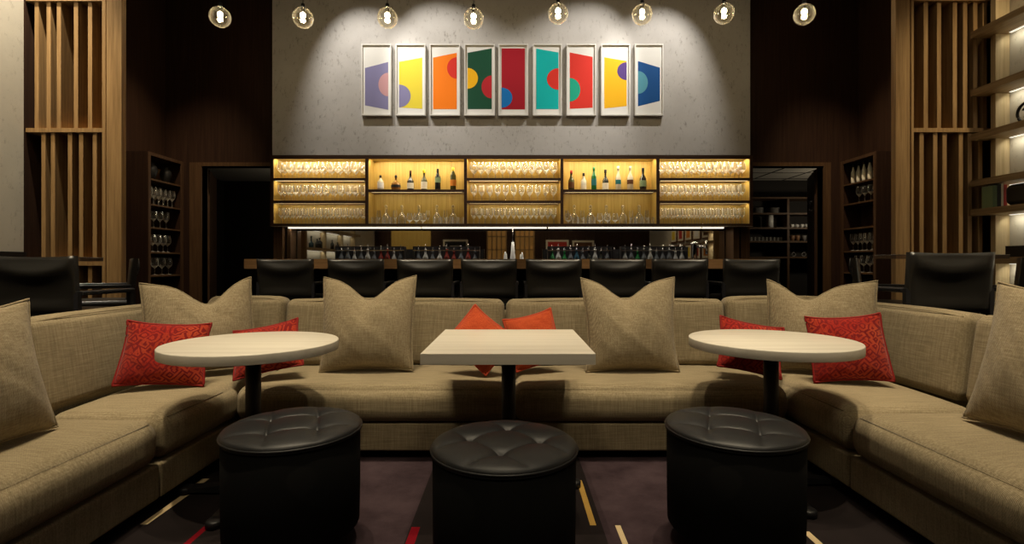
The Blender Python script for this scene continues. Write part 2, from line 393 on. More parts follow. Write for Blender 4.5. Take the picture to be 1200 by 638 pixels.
# ---------------------------------------------------------------- sofa modules
def fabric_base(root, x0, x1, y0, y1):
    MB().rbox(x0, x1, y0, y1, 0.05, 0.20, 0.012, cells=3).build('base', 'taupe', root)
    return root
SEAT = 0.40
def seat(root, x0, x1, y0, y1, name='seat_cushion', bulge=(1, -1, 0.012)):
    o = MB().rbox(x0, x1, y0, y1, 0.203, SEAT, 0.07, 0.024, 10, bulge=bulge).build(name, 'taupe', root)
    return o
def welt(o, pts): MB().tube(pts, 0.003, 6).build('welt', 'taupe', o)
def back(root, x, y, z, w, h, t, rz, lean=8, name='back_cushion'):
    """back cushion: local x along the sofa, local -y to the sitter"""
    o = MB().rbox(-w/2, w/2, 0, t, 0, h, 0.05, 0.012, 8, bulge=(1, -1, 0.02)).build(name, 'taupe', root)
    o.matrix_local = Matrix.Translation((x, y, z)) @ Matrix.Rotation(rz, 4, 'Z') @ Matrix.Rotation(-R(lean), 4, 'X')
    MB().tube([(-w/2+0.03, 0.012, h-0.022), (-w/4, 0.004, h-0.010), (0, 0.004, h-0.008), (w/4, 0.004, h-0.010), (w/2-0.03, 0.012, h-0.022)], 0.003, 6).build('welt', 'taupe', o)
    return o
BZ, BH, BT = 0.395, 0.435, 0.17
# straight run under the bar side
r = thing('sofa', 'straight taupe woven sofa run facing the camera, behind the square table', 'sofa', (0, 0, 0), group='sectional sofa modules')
MB().box(-1.44, 1.44, 2.86, 3.55, 0, 0.05).build('plinth', 'black_body', r)
fabric_base(r, -1.50, 1.50, 2.765, 3.62)
s1 = seat(r, -1.497, -0.003, 2.735, 3.36); s2 = seat(r, 0.003, 1.497, 2.735, 3.36)
welt(s1, [(-1.44, 2.7605, 0.3845), (-0.06, 2.7605, 0.3845)]); welt(s2, [(0.06, 2.7605, 0.3845), (1.44, 2.7605, 0.3845)])
back(r, -0.765, 3.275, BZ+0.01, 1.43, BH, BT, 0); back(r, 0.675, 3.275, BZ+0.01, 1.43, BH, BT, 0)
MB().rbox(-1.50, 1.50, 3.525, 3.63, 0.20, 0.74, 0.03, cells=4).build('back_frame', 'taupe', r)
# corners and wings
XB = {-1: 2.055, 1: 2.14}; XO = {-1: 2.42, 1: 2.455}
def corner(sx, ysplit, ybs, label):
    r = thing('corner_sofa', label, 'sofa', (0, 0, 0), group='sectional sofa modules')
    a, b = sorted((sx*1.504, sx*XO[sx]))
    MB().box(min(sx*1.64, sx*2.36), max(sx*1.64, sx*2.36), ysplit+0.01, 3.55, 0, 0.05).build('plinth', 'black_body', r)
    a, b = sorted((sx*1.517, sx*XO[sx])); fabric_base(r, a, b, ysplit+0.003, 3.62)
    a, b = sorted((sx*1.505, sx*(XB[sx]-0.004))); s = seat(r, a, b, ysplit+0.003, 3.36, bulge=(0, -sx, 0.004))
    welt(s, [(sx*1.5285, ysplit+0.06, 0.3845), (sx*1.5285, 2.70, 0.3845)])
    # side back cushion, faces the middle
    w = 3.27 - ybs
    back(r, sx*XB[sx], (3.27+ybs)/2, BZ, w-0.01, BH, BT, -sx*R(90))
    # end back cushion beside the straight run
    xe = 1.402 if sx > 0 else 1.488
    back(r, sx*((xe+XB[sx]-0.055)/2), 3.275, BZ+0.015, XB[sx]-0.055-xe, BH+0.01, BT, 0)
    mb = MB(); a, b = sorted((sx*(XO[sx]-0.09), sx*XO[sx]))
    mb.rbox(a, b, ysplit+0.003, 3.63, 0.20, 0.74, 0.03, cells=4)
    a, b = sorted((sx*1.505, sx*(XO[sx]-0.1))); mb.rbox(a, b, 3.525, 3.63, 0.20, 0.74, 0.03, cells=4)
    mb.build('back_frame', 'taupe', r)
def wing(sx, ysplit, ybs, label):
    r = thing('wing_sofa', label, 'sofa', (0, 0, 0), group='sectional sofa modules')
    y0 = 0.75
    MB().box(min(sx*1.64, sx*2.36), max(sx*1.64, sx*2.36), y0+0.05, ysplit-0.01, 0, 0.05).build('plinth', 'black_body', r)
    a, b = sorted((sx*1.517, sx*XO[sx])); fabric_base(r, a, b, y0, ysplit-0.003)
    a, b = sorted((sx*1.503, sx*(XB[sx]+0.1))); s = seat(r, a, b, y0, ysplit-0.003, bulge=(0, -sx, 0.012))
    welt(s, [(sx*1.5285, y0+0.06, 0.3845), (sx*1.5285, ysplit-0.06, 0.3845)])
    back(r, sx*XB[sx], (y0+ybs)/2+0.01, BZ, ybs-y0-0.03, BH, BT, -sx*R(90))
    a, b = sorted((sx*(XO[sx]-0.09), sx*XO[sx])); MB().rbox(a, b, y0, ysplit-0.003, 0.20, 0.74, 0.03, cells=4).build('back_frame', 'taupe', r)
corner(-1, 2.21, 2.205, 'left corner unit of the taupe sectional sofa, under the corner pillow')
corner(1, 2.305, 2.47, 'right corner unit of the taupe sectional sofa, under the corner pillow')
wing(-1, 2.21, 2.19, 'left wing of the taupe sectional sofa running towards the viewer')
wing(1, 2.305, 2.455, 'right wing of the taupe sectional sofa running towards the viewer')

# ---------------------------------------------------------------- pillows
def pillow(name, label, w, h, t, chop, loc, rz, lean, mats, roll=0, seed=0, chopu=0.0, group=None):
    """bottom edge at loc; local -y is the front"""
    n = 26; rnd = random.Random(seed)
    ph = [rnd.uniform(0, 6.28) for _ in range(8)]
    bm = bmesh.new(); F = {}
    def outline(u, v):
        x = w/2*u*(1 - 0.075*(1-v*v)*abs(u)); z = h/2*v*(1 - 0.075*(1-u*u)*abs(v))
        tv = (v+1)/2
        z -= chop*math.exp(-((u-chopu)/0.42)**2)*tv**2.2
        z += 0.018*h*abs(u)**4*(v if v > 0 else 0)
        x += 0.012*w*math.sin(2.3*v+ph[0])*u
        return x, z
    for side in (-1, 1):
        for i in range(n+1):
            for j in range(n+1):
                edge = i in (0, n) or j in (0, n)
                if edge and side == 1: F[(1, i, j)] = F[(-1, i, j)]; continue
                u = -math.cos(math.pi*i/n)*0.5 + (2*i/n-1)*0.5; v = -math.cos(math.pi*j/n)*0.5 + (2*j/n-1)*0.5
                x, z = outline(u, v)
                th = t/2*(max(0, 1-u*u)**0.62)*(max(0, 1-v*v)**0.55)
                if chop: th *= 1 - 0.45*math.exp(-((u-chopu)/0.16)**2)*max(0, (v+0.15))**1.2
                th *= 1 - 0.18*v
                wr = 0.006*math.sin(9*u+ph[1]+3*v)*math.sin(7*v+ph[2]) * max(0, 1-u*u)*max(0, 1-v*v) + 0.004*math.sin(17*(u+v)+ph[3])*max(0, 1-u*u)*max(0, 1-v*v)
                F[(side, i, j)] = bm.verts.new((x, side*(th+wr*0.8) if not edge else 0, z))
        for i in range(n):
            for j in range(n):
                q = [F[(side, i, j)], F[(side, i+1, j)], F[(side, i+1, j+1)], F[(side, i, j+1)]]
                if side == 1: q.reverse()
                f = bm.faces.new(q); f.smooth = True
    rim = [F[(-1, i, 0)].co.copy() for i in range(n)] + [F[(-1, n, j)].co.copy() for j in range(n)] + [F[(-1, n-i, n)].co.copy() for i in range(n)] + [F[(-1, 0, n-j)].co.copy() for j in range(n)]
    T = Matrix.Rotation(-R(lean), 4, 'X') @ Matrix.Rotation(R(roll), 4, 'Y')
    zmin = min((T @ v.co).z for v in bm.verts)
    T = Matrix.Translation((0, 0, -zmin)) @ T
    # front of the foot on loc.y
    bmesh.ops.transform(bm, matrix=T, verts=bm.verts)
    mb = MB(); mb.bm.free(); mb.bm = bm
    o = mb.build(name, mats[0], None)
    o.location = loc; o.rotation_euler = (0, 0, R(rz))
    tag(o, label, 'pillow', group)
    MB().tube([T @ p for p in rim], 0.005 if chop else 0.0065, 6, closed=True).build('piping', mats[1], o)
    return o
tp = ('taupe_pillow', 'taupe_pillow'); rp = ('red_pattern', 'red_piping'); op = ('orange_red', 'orange_piping')
ZS = SEAT + 0.0255
BG = 'large taupe throw pillows'; RG = 'red throw pillows'
pillow('throw_pillow', 'large square taupe pillow with a chopped top, left of the square table', 0.565, 0.56, 0.19, 0.115, (px(432, 3.08), 3.07, ZS), 0, 12, tp, -1.0, 1, group=BG)
pillow('throw_pillow', 'large square taupe pillow with a chopped top, right of the square table', 0.56, 0.555, 0.19, 0.105, (px(738, 3.08), 3.07, ZS), 0, 12, tp, -0.5, 2, -0.08, group=BG)
pillow('throw_pillow', 'large taupe pillow with a deep notch standing in the left corner of the sofa', 0.56, 0.53, 0.18, 0.12, (-1.785, 2.94, ZS), 33, 10, tp, -3.0, 3, 0.15, group=BG)
pillow('throw_pillow', 'large taupe pillow with a shallow notch standing in the right corner of the sofa', 0.57, 0.54, 0.18, 0.095, (1.80, 2.99, ZS), -26, 10, tp, 0.5, 4, -0.25, group=BG)
pillow('throw_pillow', 'large taupe pillow on the left wing, cut off by the left edge of the view', 0.58, 0.50, 0.18, 0.03, (-1.825, 1.70, ZS+0.002), 90, 12, tp, 0, 5, group=BG)
pillow('throw_pillow', 'large taupe pillow on the right wing, cut off by the right edge of the view', 0.56, 0.57, 0.18, 0.02, (1.935, 1.83, ZS+0.002), -90, 15, tp, 0, 6, group=BG)
pillow('accent_pillow', 'red patterned pillow leaning in the left wing behind the left round table', 0.39, 0.325, 0.12, 0, (-1.80, 2.655, ZS), 22, 18, rp, 5, 11, group=RG)
pillow('accent_pillow', 'red pillow mostly hidden behind the left round table top, right of its patterned neighbour', 0.36, 0.29, 0.11, 0, (-1.385, 2.90, ZS), 6, 30, rp, -13, 12, group=RG)
pillow('accent_pillow', 'plain orange-red pillow with one corner up, left of the pair behind the square table', 0.32, 0.28, 0.13, 0, (-0.186, 2.99, ZS), 0, 20, op, 38, 13, group=RG)
pillow('accent_pillow', 'plain orange-red pillow leaning sideways, right of the pair behind the square table', 0.30, 0.32, 0.13, 0, (0.130, 3.08, ZS), 0, 20, op, -14, 14, group=RG)
pillow('accent_pillow', 'red pillow mostly hidden behind the right round table top, left of its patterned neighbour', 0.345, 0.30, 0.11, 0, (1.355, 2.91, ZS), -5, 26, rp, 12, 15, group=RG)
pillow('accent_pillow', 'red patterned pillow standing in the right wing behind the right round table', 0.37, 0.35, 0.12, 0, (1.80, 2.745, ZS), -18, 15, rp, -5, 16, group=RG)

# ---------------------------------------------------------------- tables
def table_base(root, h):
    mb = MB()
    for a in range(4):
        ca, sa = round(math.cos(a*math.pi/2)), round(math.sin(a*math.pi/2))
        pts = []
        for (d, w_, z) in ((0.02, 0.032, 0.055), (0.31, 0.026, 0.028)):
            pts.append((d, w_, z))
        v = []
        for d, w_, z in pts:
            for s_ in (-1, 1):
                for zz in (0.012, z):
                    v.append(mb.bm.verts.new((ca*d - sa*s_*w_, sa*d + ca*s_*w_, zz)))
        for q in ((0,1,3,2),(4,6,7,5),(0,4,5,1),(2,3,7,6),(1,5,7,3),(0,2,6,4)): mb.bm.faces.new([v[i] for i in q])
        mb.lathe([(0.034, 0.0), (0.034, 0.026), (0.028, 0.031), (0, 0.031)], (ca*0.31, sa*0.31, 0), 14)
    mb.build('cross_base', 'black_metal', root)
    MB().lathe([(0.034, 0.04), (0.034, h)], n=20).build('pole', 'black_metal', root)
    MB().box(-0.13, 0.13, -0.13, 0.13, h-0.012, h).build('mounting_plate', 'black_metal', root)
TH = 0.70
def round_table(label, x, y):
    t = thing('round_table', label, 'table', (x, y, 0), group='cafe tables')
    MB().lathe([(0, TH-0.043), (0.371, TH-0.043), (0.375, TH-0.041), (0.375, TH-0.002), (0.373, TH), (0, TH)], n=72).build('table_top', 'table_laminate', t)
    MB().lathe([(0.3755, TH-0.041), (0.3758, TH-0.040), (0.3758, TH-0.004), (0.3755, TH-0.003)], n=72, closed_ends=False).build('edge_band', 'table_laminate', t)
    table_base(t, TH-0.044)
round_table('round pale-topped table in front of the left sofa corner', -1.2, 2.375)
round_table('round pale-topped table in front of the right sofa corner', 1.247, 2.465)
t = thing('square_table', 'square pale-topped pedestal table in front of the straight sofa', 'table', (-0.016, 2.44, 0), group='cafe tables')
MB().box(-0.352, 0.352, -0.387, 0.387, TH-0.043, TH).build('table_top', 'table_laminate', t, 0.002)
table_base(t, TH-0.044)

# ---------------------------------------------------------------- ottomans
def ottoman(label, x, y, rot):
    Rr, zt = 0.243, 0.445
    t = thing('ottoman', label, 'ottoman', (x, y, 0), R(rot), group='round black ottomans')
    MB().lathe([(0, 0.075), (Rr-0.012, 0.075), (Rr-0.004, 0.085), (Rr-0.002, 0.2), (Rr-0.001, zt-0.012)], n=64).build('body', 'black_body', t)
    bm = bmesh.new(); nr, ns, a = 56, 144, 0.085
    rings = []
    for i in range(nr+1):
        rr = (Rr+0.004)*(i/nr)**0.8; ring = []
        for k in range(ns):
            th = 2*math.pi*k/ns; xx, yy = rr*math.cos(th), rr*math.sin(th)
            q = rr/(Rr+0.004)
            z = zt + 0.030*(max(0, 1-q**4.5))**0.5
            fall = max(0, 1-q**6)
            for dd in (abs(xx)-a, abs(yy)-a): z -= (0.0085*math.exp(-abs(dd)/0.020) + 0.003*math.exp(-(dd/0.004)**2))*fall
            for ix in (-a, a):
                for iy in (-a, a): z -= 0.013*math.exp(-math.sqrt((xx-ix)**2+(yy-iy)**2)/0.022)
            ring.append(bm.verts.new((xx, yy, z)))
            if i == 0: break
        rings.append(ring)
    for k in range(ns): f = bm.faces.new((rings[0][0], rings[1][k], rings[1][(k+1)%ns])); f.smooth = True
    for i in range(1, nr):
        for k in range(ns):
            f = bm.faces.new((rings[i][k], rings[i+1][k], rings[i+1][(k+1)%ns], rings[i][(k+1)%ns])); f.smooth = True
    low = [bm.verts.new((v.co.x, v.co.y, zt-0.014)) for v in rings[-1]]
    for k in range(ns): bm.faces.new((rings[-1][k], low[k], low[(k+1)%ns], rings[-1][(k+1)%ns]))
    mb = MB(); mb.bm.free(); mb.bm = bm; cu = mb.build('tufted_cushion', 'black_leather', t)
    MB().tube([((Rr+0.003)*math.cos(2*math.pi*k/64), (Rr+0.003)*math.sin(2*math.pi*k/64), zt-0.004) for k in range(64)], 0.0045, 8, closed=True).build('piping', 'black_leather', t)
    for k in range(4):
        an = math.pi/4 + k*math.pi/2 - R(rot); cx, cy = 0.17*math.cos(an), 0.17*math.sin(an)
        c = MB().tube([(cx-0.009, cy, 0.0255), (cx+0.009, cy, 0.0255)], 0.0255, 16).build('caster', 'black_plastic', t)
        MB().box(cx-0.014, cx-0.011, cy-0.010, cy+0.010, 0.02, 0.075).box(cx+0.011, cx+0.014, cy-0.010, cy+0.010, 0.02, 0.075).box(cx-0.014, cx+0.014, cy-0.012, cy+0.012, 0.056, 0.076).build('fork', 'brass', c)
ottoman('round tufted black leather ottoman before the left round table', -0.822, 1.925, 20)
ottoman('round tufted black leather ottoman before the square table', -0.026, 1.74, 40)
ottoman('round tufted black leather ottoman before the right round table', 0.835, 1.93, -22)

# ---------------------------------------------------------------- bar stools
def make_stool():
    """faces +y, the back towards the camera"""
    r = thing('bar_stool', '', 'bar stool')
    MB().rbox(-0.235, 0.235, 0.03, 0.46, 0.68, 0.755, 0.025, 0.015, 5).build('seat', 'stool_leather', r)
    bm = bmesh.new(); nx, nz = 20, 14; w, z0, z1 = 0.265, 0.745, 1.112
    V = {}
    for sd in (0, 1):
        for i in range(nx+1):
            for j in range(nz+1):
                u = 2*i/nx-1; v = j/nz
                cx = max(0, 1-u*u)
                x = u*w*(1-0.02*(1-v)); z = z0 + (z1-z0)*v - (0.007*cx if j == nz else 0)
                y = 0.022*cx - 0.03*v + (0.0 if sd == 0 else 0.045)
                if sd == 0: y -= 0.034*math.exp(-((v-0.70-0.16*u*u)/0.14)**2)*cx**0.5 + 0.012*math.exp(-((v-0.10)/0.1)**2)*cx**0.5
                if i in (0, nx): y += 0.006 if sd == 0 else -0.006
                V[(sd, i, j)] = bm.verts.new((x, y, z))
    for i in range(nx):
        for j in range(nz):
            for sd in (0, 1):
                f = bm.faces.new((V[(sd, i, j)], V[(sd, i+1, j)], V[(sd, i+1, j+1)], V[(sd, i, j+1)])); f.smooth = True
    for i in range(nx):
        for j in (0, nz): bm.faces.new((V[(0, i, j)], V[(0, i+1, j)], V[(1, i+1, j)], V[(1, i, j)]))
    for j in range(nz):
        for i in (0, nx): bm.faces.new((V[(0, i, j)], V[(0, i, j+1)], V[(1, i, j+1)], V[(1, i, j)]))
    mb = MB(); mb.bm.free(); mb.bm = bm; mb.build('backrest', 'stool_leather', r)
    for sx in (-1, 1):
        MB().box(sx*0.262-0.014, sx*0.262+0.014, -0.005, 0.025, 0, 0.89).build('leg', 'satin_black', r, 0.003)
        MB().box(sx*0.262-0.014, sx*0.262+0.014, 0.435, 0.465, 0, 0.88).build('leg', 'satin_black', r, 0.003)
        MB().rbox(sx*0.262-0.02, sx*0.262+0.02, 0.026, 0.47, 0.862, 0.892, 0.008, cells=3).build('armrest', 'satin_black', r)
    MB().box(-0.25, 0.25, 0.44, 0.46, 0.27, 0.295).box(-0.25, 0.25, 0.0, 0.02, 0.27, 0.295).box(-0.262, -0.245, 0.02, 0.44, 0.27, 0.295).box(0.245, 0.262, 0.02, 0.44, 0.27, 0.295).build('footrest', 'satin_black', r)
    MB().box(-0.25, 0.25, 0.0, 0.46, 0.655, 0.682).build('seat_frame', 'satin_black', r)
    return r
proto = make_stool(); used = [0]
def stool(x, y, rz, label, group, s=1.0):
    o = proto if not used[0] else copy_tree(proto); used[0] = 1
    o.location = (x, y, 0); o.rotation_euler = (0, 0, R(rz)); o.scale = (1, 1, s)
    o['label'] = label; o['group'] = group
for xx, w_ in zip((334, 417, 498, 573, 649, 724, 797, 881), ('leftmost of the eight along the bar', 'second from the left along the bar', 'third from the left along the bar', 'fourth from the left along the bar',
                    'fifth from the left along the bar', 'sixth from the left along the bar', 'seventh from the left along the bar', 'rightmost of the eight along the bar')):
    stool(px(xx, 4.85), 4.86, 0, 'black leather bar stool, ' + w_, 'bar stools along the bar')
SG = 'bar stools at the high tables'
stool(-2.985, 3.2, 0, 'black leather bar stool with its broad back to the viewer at the left high table', SG)
stool(2.735, 3.2, 0, 'black leather bar stool with its broad back to the viewer at the right high table', SG, 1.022)
stool(-3.33, 4.52, 126.4, 'black leather bar stool seen edge-on at the left high table', SG)
stool(2.86, 4.28, -123.8, 'black leather bar stool seen edge-on at the right high table, before the glass rack', SG)
stool(3.86, 3.86, 45, 'black leather bar stool of which only a black armrest shows at the right high table', SG)
def high_table(label, x0, x1, y0, y1, z):
    t = thing('drink_ledge', label, 'ledge table', ((x0+x1)/2, (y0+y1)/2, 0), group='high drink ledges')
    hx, hy = (x1-x0)/2, (y1-y0)/2
    MB().box(-hx, hx, -hy, hy, z-0.028, z-0.003).build('table_top', 'brown_wood', t, 0.003)
    MB().box(-hx-0.002, hx+0.002, -hy-0.002, hy+0.002, z-0.0028, z).build('metal_edge', 'steel', t)
    for k in (-1, 1):
        MB().box(k*(hx-0.32)-0.02, k*(hx-0.32)+0.02, 0.04, 0.08, 0.0, z-0.028).build('leg', 'black_metal', t)
high_table('narrow high ledge with a thin pale metal edge behind the left broad stool back', -3.86, px(94, 3.55), 3.55, 3.75, pz(301.5, 3.55))
high_table('narrow high ledge with a thin pale metal edge behind the right broad stool back', px(1050, 3.55), px(1183, 3.55), 3.55, 3.75, pz(298.5, 3.55))

# ---------------------------------------------------------------- bar
BX0, BX1 = px(286, 5.3), px(912, 5.3)
r = thing('bar_counter', 'long dark bar counter with a brown wood edge behind the row of stools', 'bar counter', (0, 5.3, 0))
MB().box(BX0, BX1, 0, 0.62, 1.015, 1.115).build('countertop', 'counter_wood', r, 0.004)
MB().box(BX0+0.05, BX1-0.05, 0.2, 0.55, 0, 1.015).build('front_panel', 'black_body', r)
MB().tube([(BX0+0.1, 0.12, 0.2), (BX1-0.1, 0.12, 0.2)], 0.02, 10).build('foot_rail', 'rack_steel', r)
r = thing('back_bar', 'low dark back counter under the mirror behind the bar', 'counter', (0, 6.55, 0))
MB().box(-3.0, 3.0, 0, 0.6, 0.91, 0.95).build('countertop', 'satin_black', r, 0.003)
for k in range(6):
    d_ = MB().box(-2.98+k, -2.02+k, 0.02, 0.04, 0.1, 0.9).build('door', 'walnut_x', r, 0.003)
    MB().tube([(-2.1+k, 0.0, 0.6), (-2.1+k, 0.0, 0.8)], 0.008, 8).build('door_handle', 'steel', d_)
MB().box(-3.0, 3.0, 0.05, 0.6, 0, 0.91).build('carcass', 'walnut_x', r)
mir = MB().box(-3.03, 3.0, 7.225, 7.245, 0.96, 1.532).build('wall_mirror', 'mirror'); tag(mir, 'long mirror panel between back counter and lit glass cabinet', 'mirror')
tag(MB().box(-3.25, -3.13, 6.98, 7.24, 0, 1.57).box(-3.10, -3.05, 7.05, 7.24, 0, 1.57).build('side_post', 'brown_wood', None, 0.003), 'brown wood post under the left end of the lit cabinet', 'post', 'posts under the cabinet')
tag(MB().box(3.02, 3.10, 6.98, 7.24, 0, 1.57).box(3.13, 3.25, 7.0, 7.24, 0, 1.57).build('side_post', 'brown_wood', None, 0.003), 'brown wood post under the right end of the lit cabinet', 'post', 'posts under the cabinet')

# lit display cabinet
CF, CB_, CZ0, CZ1 = 6.9, 7.18, 1.578, 2.53
bx = [px(v, CF) for v in (317, 430, 545.5, 658.5, 771, 882)]
cab = thing('display_cabinet', 'long lit golden-wood cabinet of five bays holding glasses and bottles', 'cabinet', (0, 0, 0))
MB().box(bx[0], bx[-1], CB_, CB_+0.03, CZ0, CZ1).build('back_panel', 'gold_oak', cab)
MB().box(bx[0], bx[-1], CF+0.01, CB_, CZ1-0.03, CZ1).build('top_board', 'gold_oak', cab)
MB().box(bx[0], bx[-1], CF+0.01, CB_, CZ0, CZ0+0.03).build('bottom_board', 'brown_wood', cab)
for k, xx in enumerate(bx):
    off = 0.018 if 0 < k < 5 else (0 if k == 0 else 0.036)
    MB().box(xx-off, xx-off+0.036, CF+0.01, CB_, CZ0+0.03, CZ1-0.03).build('upright', 'gold_oak', cab)
ff = MB()
ff.box(bx[0], bx[-1], CF-0.01, CF+0.01, CZ1-0.05, CZ1).box(bx[0], bx[-1], CF-0.01, CF+0.01, CZ0, CZ0+0.03)
for k, xx in enumerate(bx):
    off = 0.02 if 0 < k < 5 else (0 if k == 0 else 0.04)
    ff.box(xx-off, xx-off+0.04, CF-0.01, CF+0.01, CZ0+0.03, CZ1-0.05)
floors = {}
for k in range(5):
    a, b = bx[k]+0.02, bx[k+1]-0.02
    zs = [2.21, 1.905] if k % 2 == 0 else [2.055]
    for z in zs:
        MB().box(a, b, CF+0.01, CB_, z-0.012, z+0.012).build('shelf', 'counter_wood', cab)
        ff.box(a, b, CF-0.006, CF+0.01, z-0.022, z+0.014)
    floors[k] = [z+0.0135 for z in zs] + [CZ0+0.031]
ff.build('face_frame', 'walnut_x', cab)
MB().box(bx[0], bx[-1], CF-0.012, CF+0.03, CZ0-0.012, CZ0).build('metal_trim', 'steel', cab)
# strips under the boards
warm = (1.0, 0.85, 0.58)
for k in range(5):
    a, b = bx[k]+0.05, bx[k+1]-0.05; mid = (a+b)/2
    tops = [CZ1-0.031] + [z-0.0125 for z in ([2.21, 1.905] if k % 2 == 0 else [2.055])]
    pw = [6.0, 3.0, 1.6] if k % 2 == 0 else [6.2, 1.3]
    for z, p in zip(tops, pw):
        MB().box(a, b, CF+0.035, CF+0.047, z-0.006, z).build('light_strip', 'led_warm', cab)
        area((mid, CF+0.055, z-0.010), b-a, p, warm, (R(28), 0, 0), 0.014)
for a, b in ((338, 493), (494.5, 640.5), (642.5, 788), (789.5, 821.5), (823.5, 848)):
    xa, xb = px(a, 7.0), px(b, 7.0)
    MB().box(xa, xb, 6.99, 7.03, CZ0-0.027, CZ0-0.012).build('light_strip', 'led_white', cab)
    area(((xa+xb)/2, 7.035, CZ0-0.029), xb-xa, 1.6*(xb-xa), (1.0, 0.9, 0.72), (R(0), 0, 0), 0.03)

# stemware
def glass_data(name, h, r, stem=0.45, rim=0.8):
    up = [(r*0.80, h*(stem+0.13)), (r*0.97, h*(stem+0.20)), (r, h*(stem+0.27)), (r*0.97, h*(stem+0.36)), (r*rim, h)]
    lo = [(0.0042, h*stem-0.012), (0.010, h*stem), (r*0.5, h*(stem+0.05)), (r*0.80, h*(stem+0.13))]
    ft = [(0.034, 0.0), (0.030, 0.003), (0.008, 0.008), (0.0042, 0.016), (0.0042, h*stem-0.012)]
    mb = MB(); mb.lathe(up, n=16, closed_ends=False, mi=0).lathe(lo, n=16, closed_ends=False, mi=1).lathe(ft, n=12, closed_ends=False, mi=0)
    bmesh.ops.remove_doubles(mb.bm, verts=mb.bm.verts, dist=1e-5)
    return mb.data(name, ['glass', 'glass_lit_base'])
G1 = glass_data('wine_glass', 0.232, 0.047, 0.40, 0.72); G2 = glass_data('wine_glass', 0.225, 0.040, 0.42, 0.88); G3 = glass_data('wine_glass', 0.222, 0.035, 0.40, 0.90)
counts = {0: (11, 12, 14), 2: (12, 11, 15), 4: (11, 13, 15)}
bn = {0: 'leftmost', 2: 'middle', 4: 'rightmost'}; rn = ('top', 'middle', 'bottom')
for k in (0, 2, 4):
    a, b = bx[k]+0.098, bx[k+1]-0.098
    for row in range(3):
        n = counts[k][row]; me = (G1, G2, G3)[row]
        for dep, yy in ((0, 6.995), (1, 7.105)):
            for i in range(n):
                x = a + (b-a)*i/(n-1) + random.uniform(-0.003, 0.003)
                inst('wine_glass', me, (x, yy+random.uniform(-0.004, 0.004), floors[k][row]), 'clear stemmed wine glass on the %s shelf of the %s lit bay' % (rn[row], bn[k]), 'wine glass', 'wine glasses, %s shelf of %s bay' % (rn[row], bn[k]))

# bottles
def bottle(label, x, y, z, h, r, body, lab, cap, cat='bottle', group=None, sh=0.62, neck=0.014, labz=(0.12, 0.42), name='liquor_bottle', belly=0.0):
    o = thing(name, label, cat, (x, y, z), group=group)
    zs = h*sh
    MB().lathe([(0, 0.003), (r*0.9, 0.0), (r, 0.006), (r*(1+belly), zs*0.45), (r, zs*0.92), (r*0.82, zs), (neck*1.25, zs+h*0.13), (neck, zs+h*0.18), (neck, h*0.9), (neck*1.2, h*0.905), (neck*1.2, h*0.925), (0, h*0.925)], n=20).build('body', body, o)
    if lab:
        rb = r*(1+belly)+0.0012
        MB().lathe([(rb, h*labz[0]), (rb, h*labz[1])], n=20, closed_ends=False).build('label_band', lab, o)
    MB().lathe([(0, h*0.84), (neck*1.22, h*0.84), (neck*1.22, h*0.995), (neck*1.0, h), (0, h)], n=14).build('cap', cap, o)
    return o
zf = floors[1][0]; Yb = 7.02
def B(xp, top, *a, **k):
    zt = pz(top, Yb); bottle(a[0], px(xp, Yb), Yb, zf, zt-zf, *a[1:], **k)
g1 = 'bottles in the left bottle bay'; g2 = 'bottles in the right bottle bay'
B(446, 205.5, 'short clear bottle with a white label, first in the left bottle bay', 0.044, 'bottle_clear', 'l_white', 'l_black', group=g1, labz=(0.15, 0.5))
B(464, 205.5, 'squat flask bottle of amber spirit with a black label, second in the left bottle bay', 0.060, 'bottle_amber', 'l_black', 'l_black', group=g1, sh=0.5, labz=(0.2, 0.36), belly=0.08)
B(481, 200, 'dark bottle with a cream label and brown neck, third in the left bottle bay', 0.045, 'bottle_dark', 'l_cream', 'l_brown', group=g1, sh=0.52, labz=(0.1, 0.38))
B(497, 199, 'bottle with a cream label and bright yellow cap, fourth in the left bottle bay', 0.042, 'bottle_olive', 'l_cream', 'l_yellow', group=g1, sh=0.52, labz=(0.08, 0.42))
B(513, 198, 'near-black bottle with a pale green label, fifth in the left bottle bay', 0.040, 'bottle_dark', 'l_green', 'l_black', group=g1, sh=0.66, labz=(0.36, 0.6))
B(531, 196.5, 'tall square-shouldered bottle with black and orange label, sixth in the left bottle bay', 0.040, 'bottle_olive', 'l_orange', 'l_gold', group=g1, sh=0.70, labz=(0.2, 0.46))
B(669.5, 200, 'olive bottle with a dark label and red cap, first in the right bottle bay', 0.042, 'bottle_olive', 'l_brown', 'l_red', group=g2, sh=0.55)
B(684, 203, 'clear frosted bottle with a black stopper, second in the right bottle bay', 0.038, 'bottle_frost', 'l_cream', 'l_black', group=g2, sh=0.60, labz=(0.1, 0.3))
B(696, 196, 'bright green bottle with a dark label and red seal, third in the right bottle bay', 0.036, 'bottle_green', 'l_teal', 'bottle_green', group=g2, sh=0.64, labz=(0.22, 0.5))
B(709.5, 199, 'dark bottle with a cream lower label, fourth in the right bottle bay', 0.042, 'bottle_dark', 'l_cream', 'l_black', group=g2, sh=0.52, labz=(0.06, 0.36))
B(724.5, 195, 'pale clear bottle with a small teal label, fifth in the right bottle bay', 0.036, 'bottle_clear', 'l_teal', 'bottle_clear', group=g2, sh=0.58, labz=(0.26, 0.44))
B(738.5, 195, 'pale clear bottle with a small gold-brown label, sixth in the right bottle bay', 0.042, 'bottle_clear', 'l_brown', 'bottle_clear', group=g2, sh=0.58, labz=(0.26, 0.44))
B(753.5, 197, 'black wine bottle with a green label, last in the right bottle bay', 0.045, 'bottle_dark', 'l_green', 'l_black', group=g2, sh=0.58, labz=(0.18, 0.44))
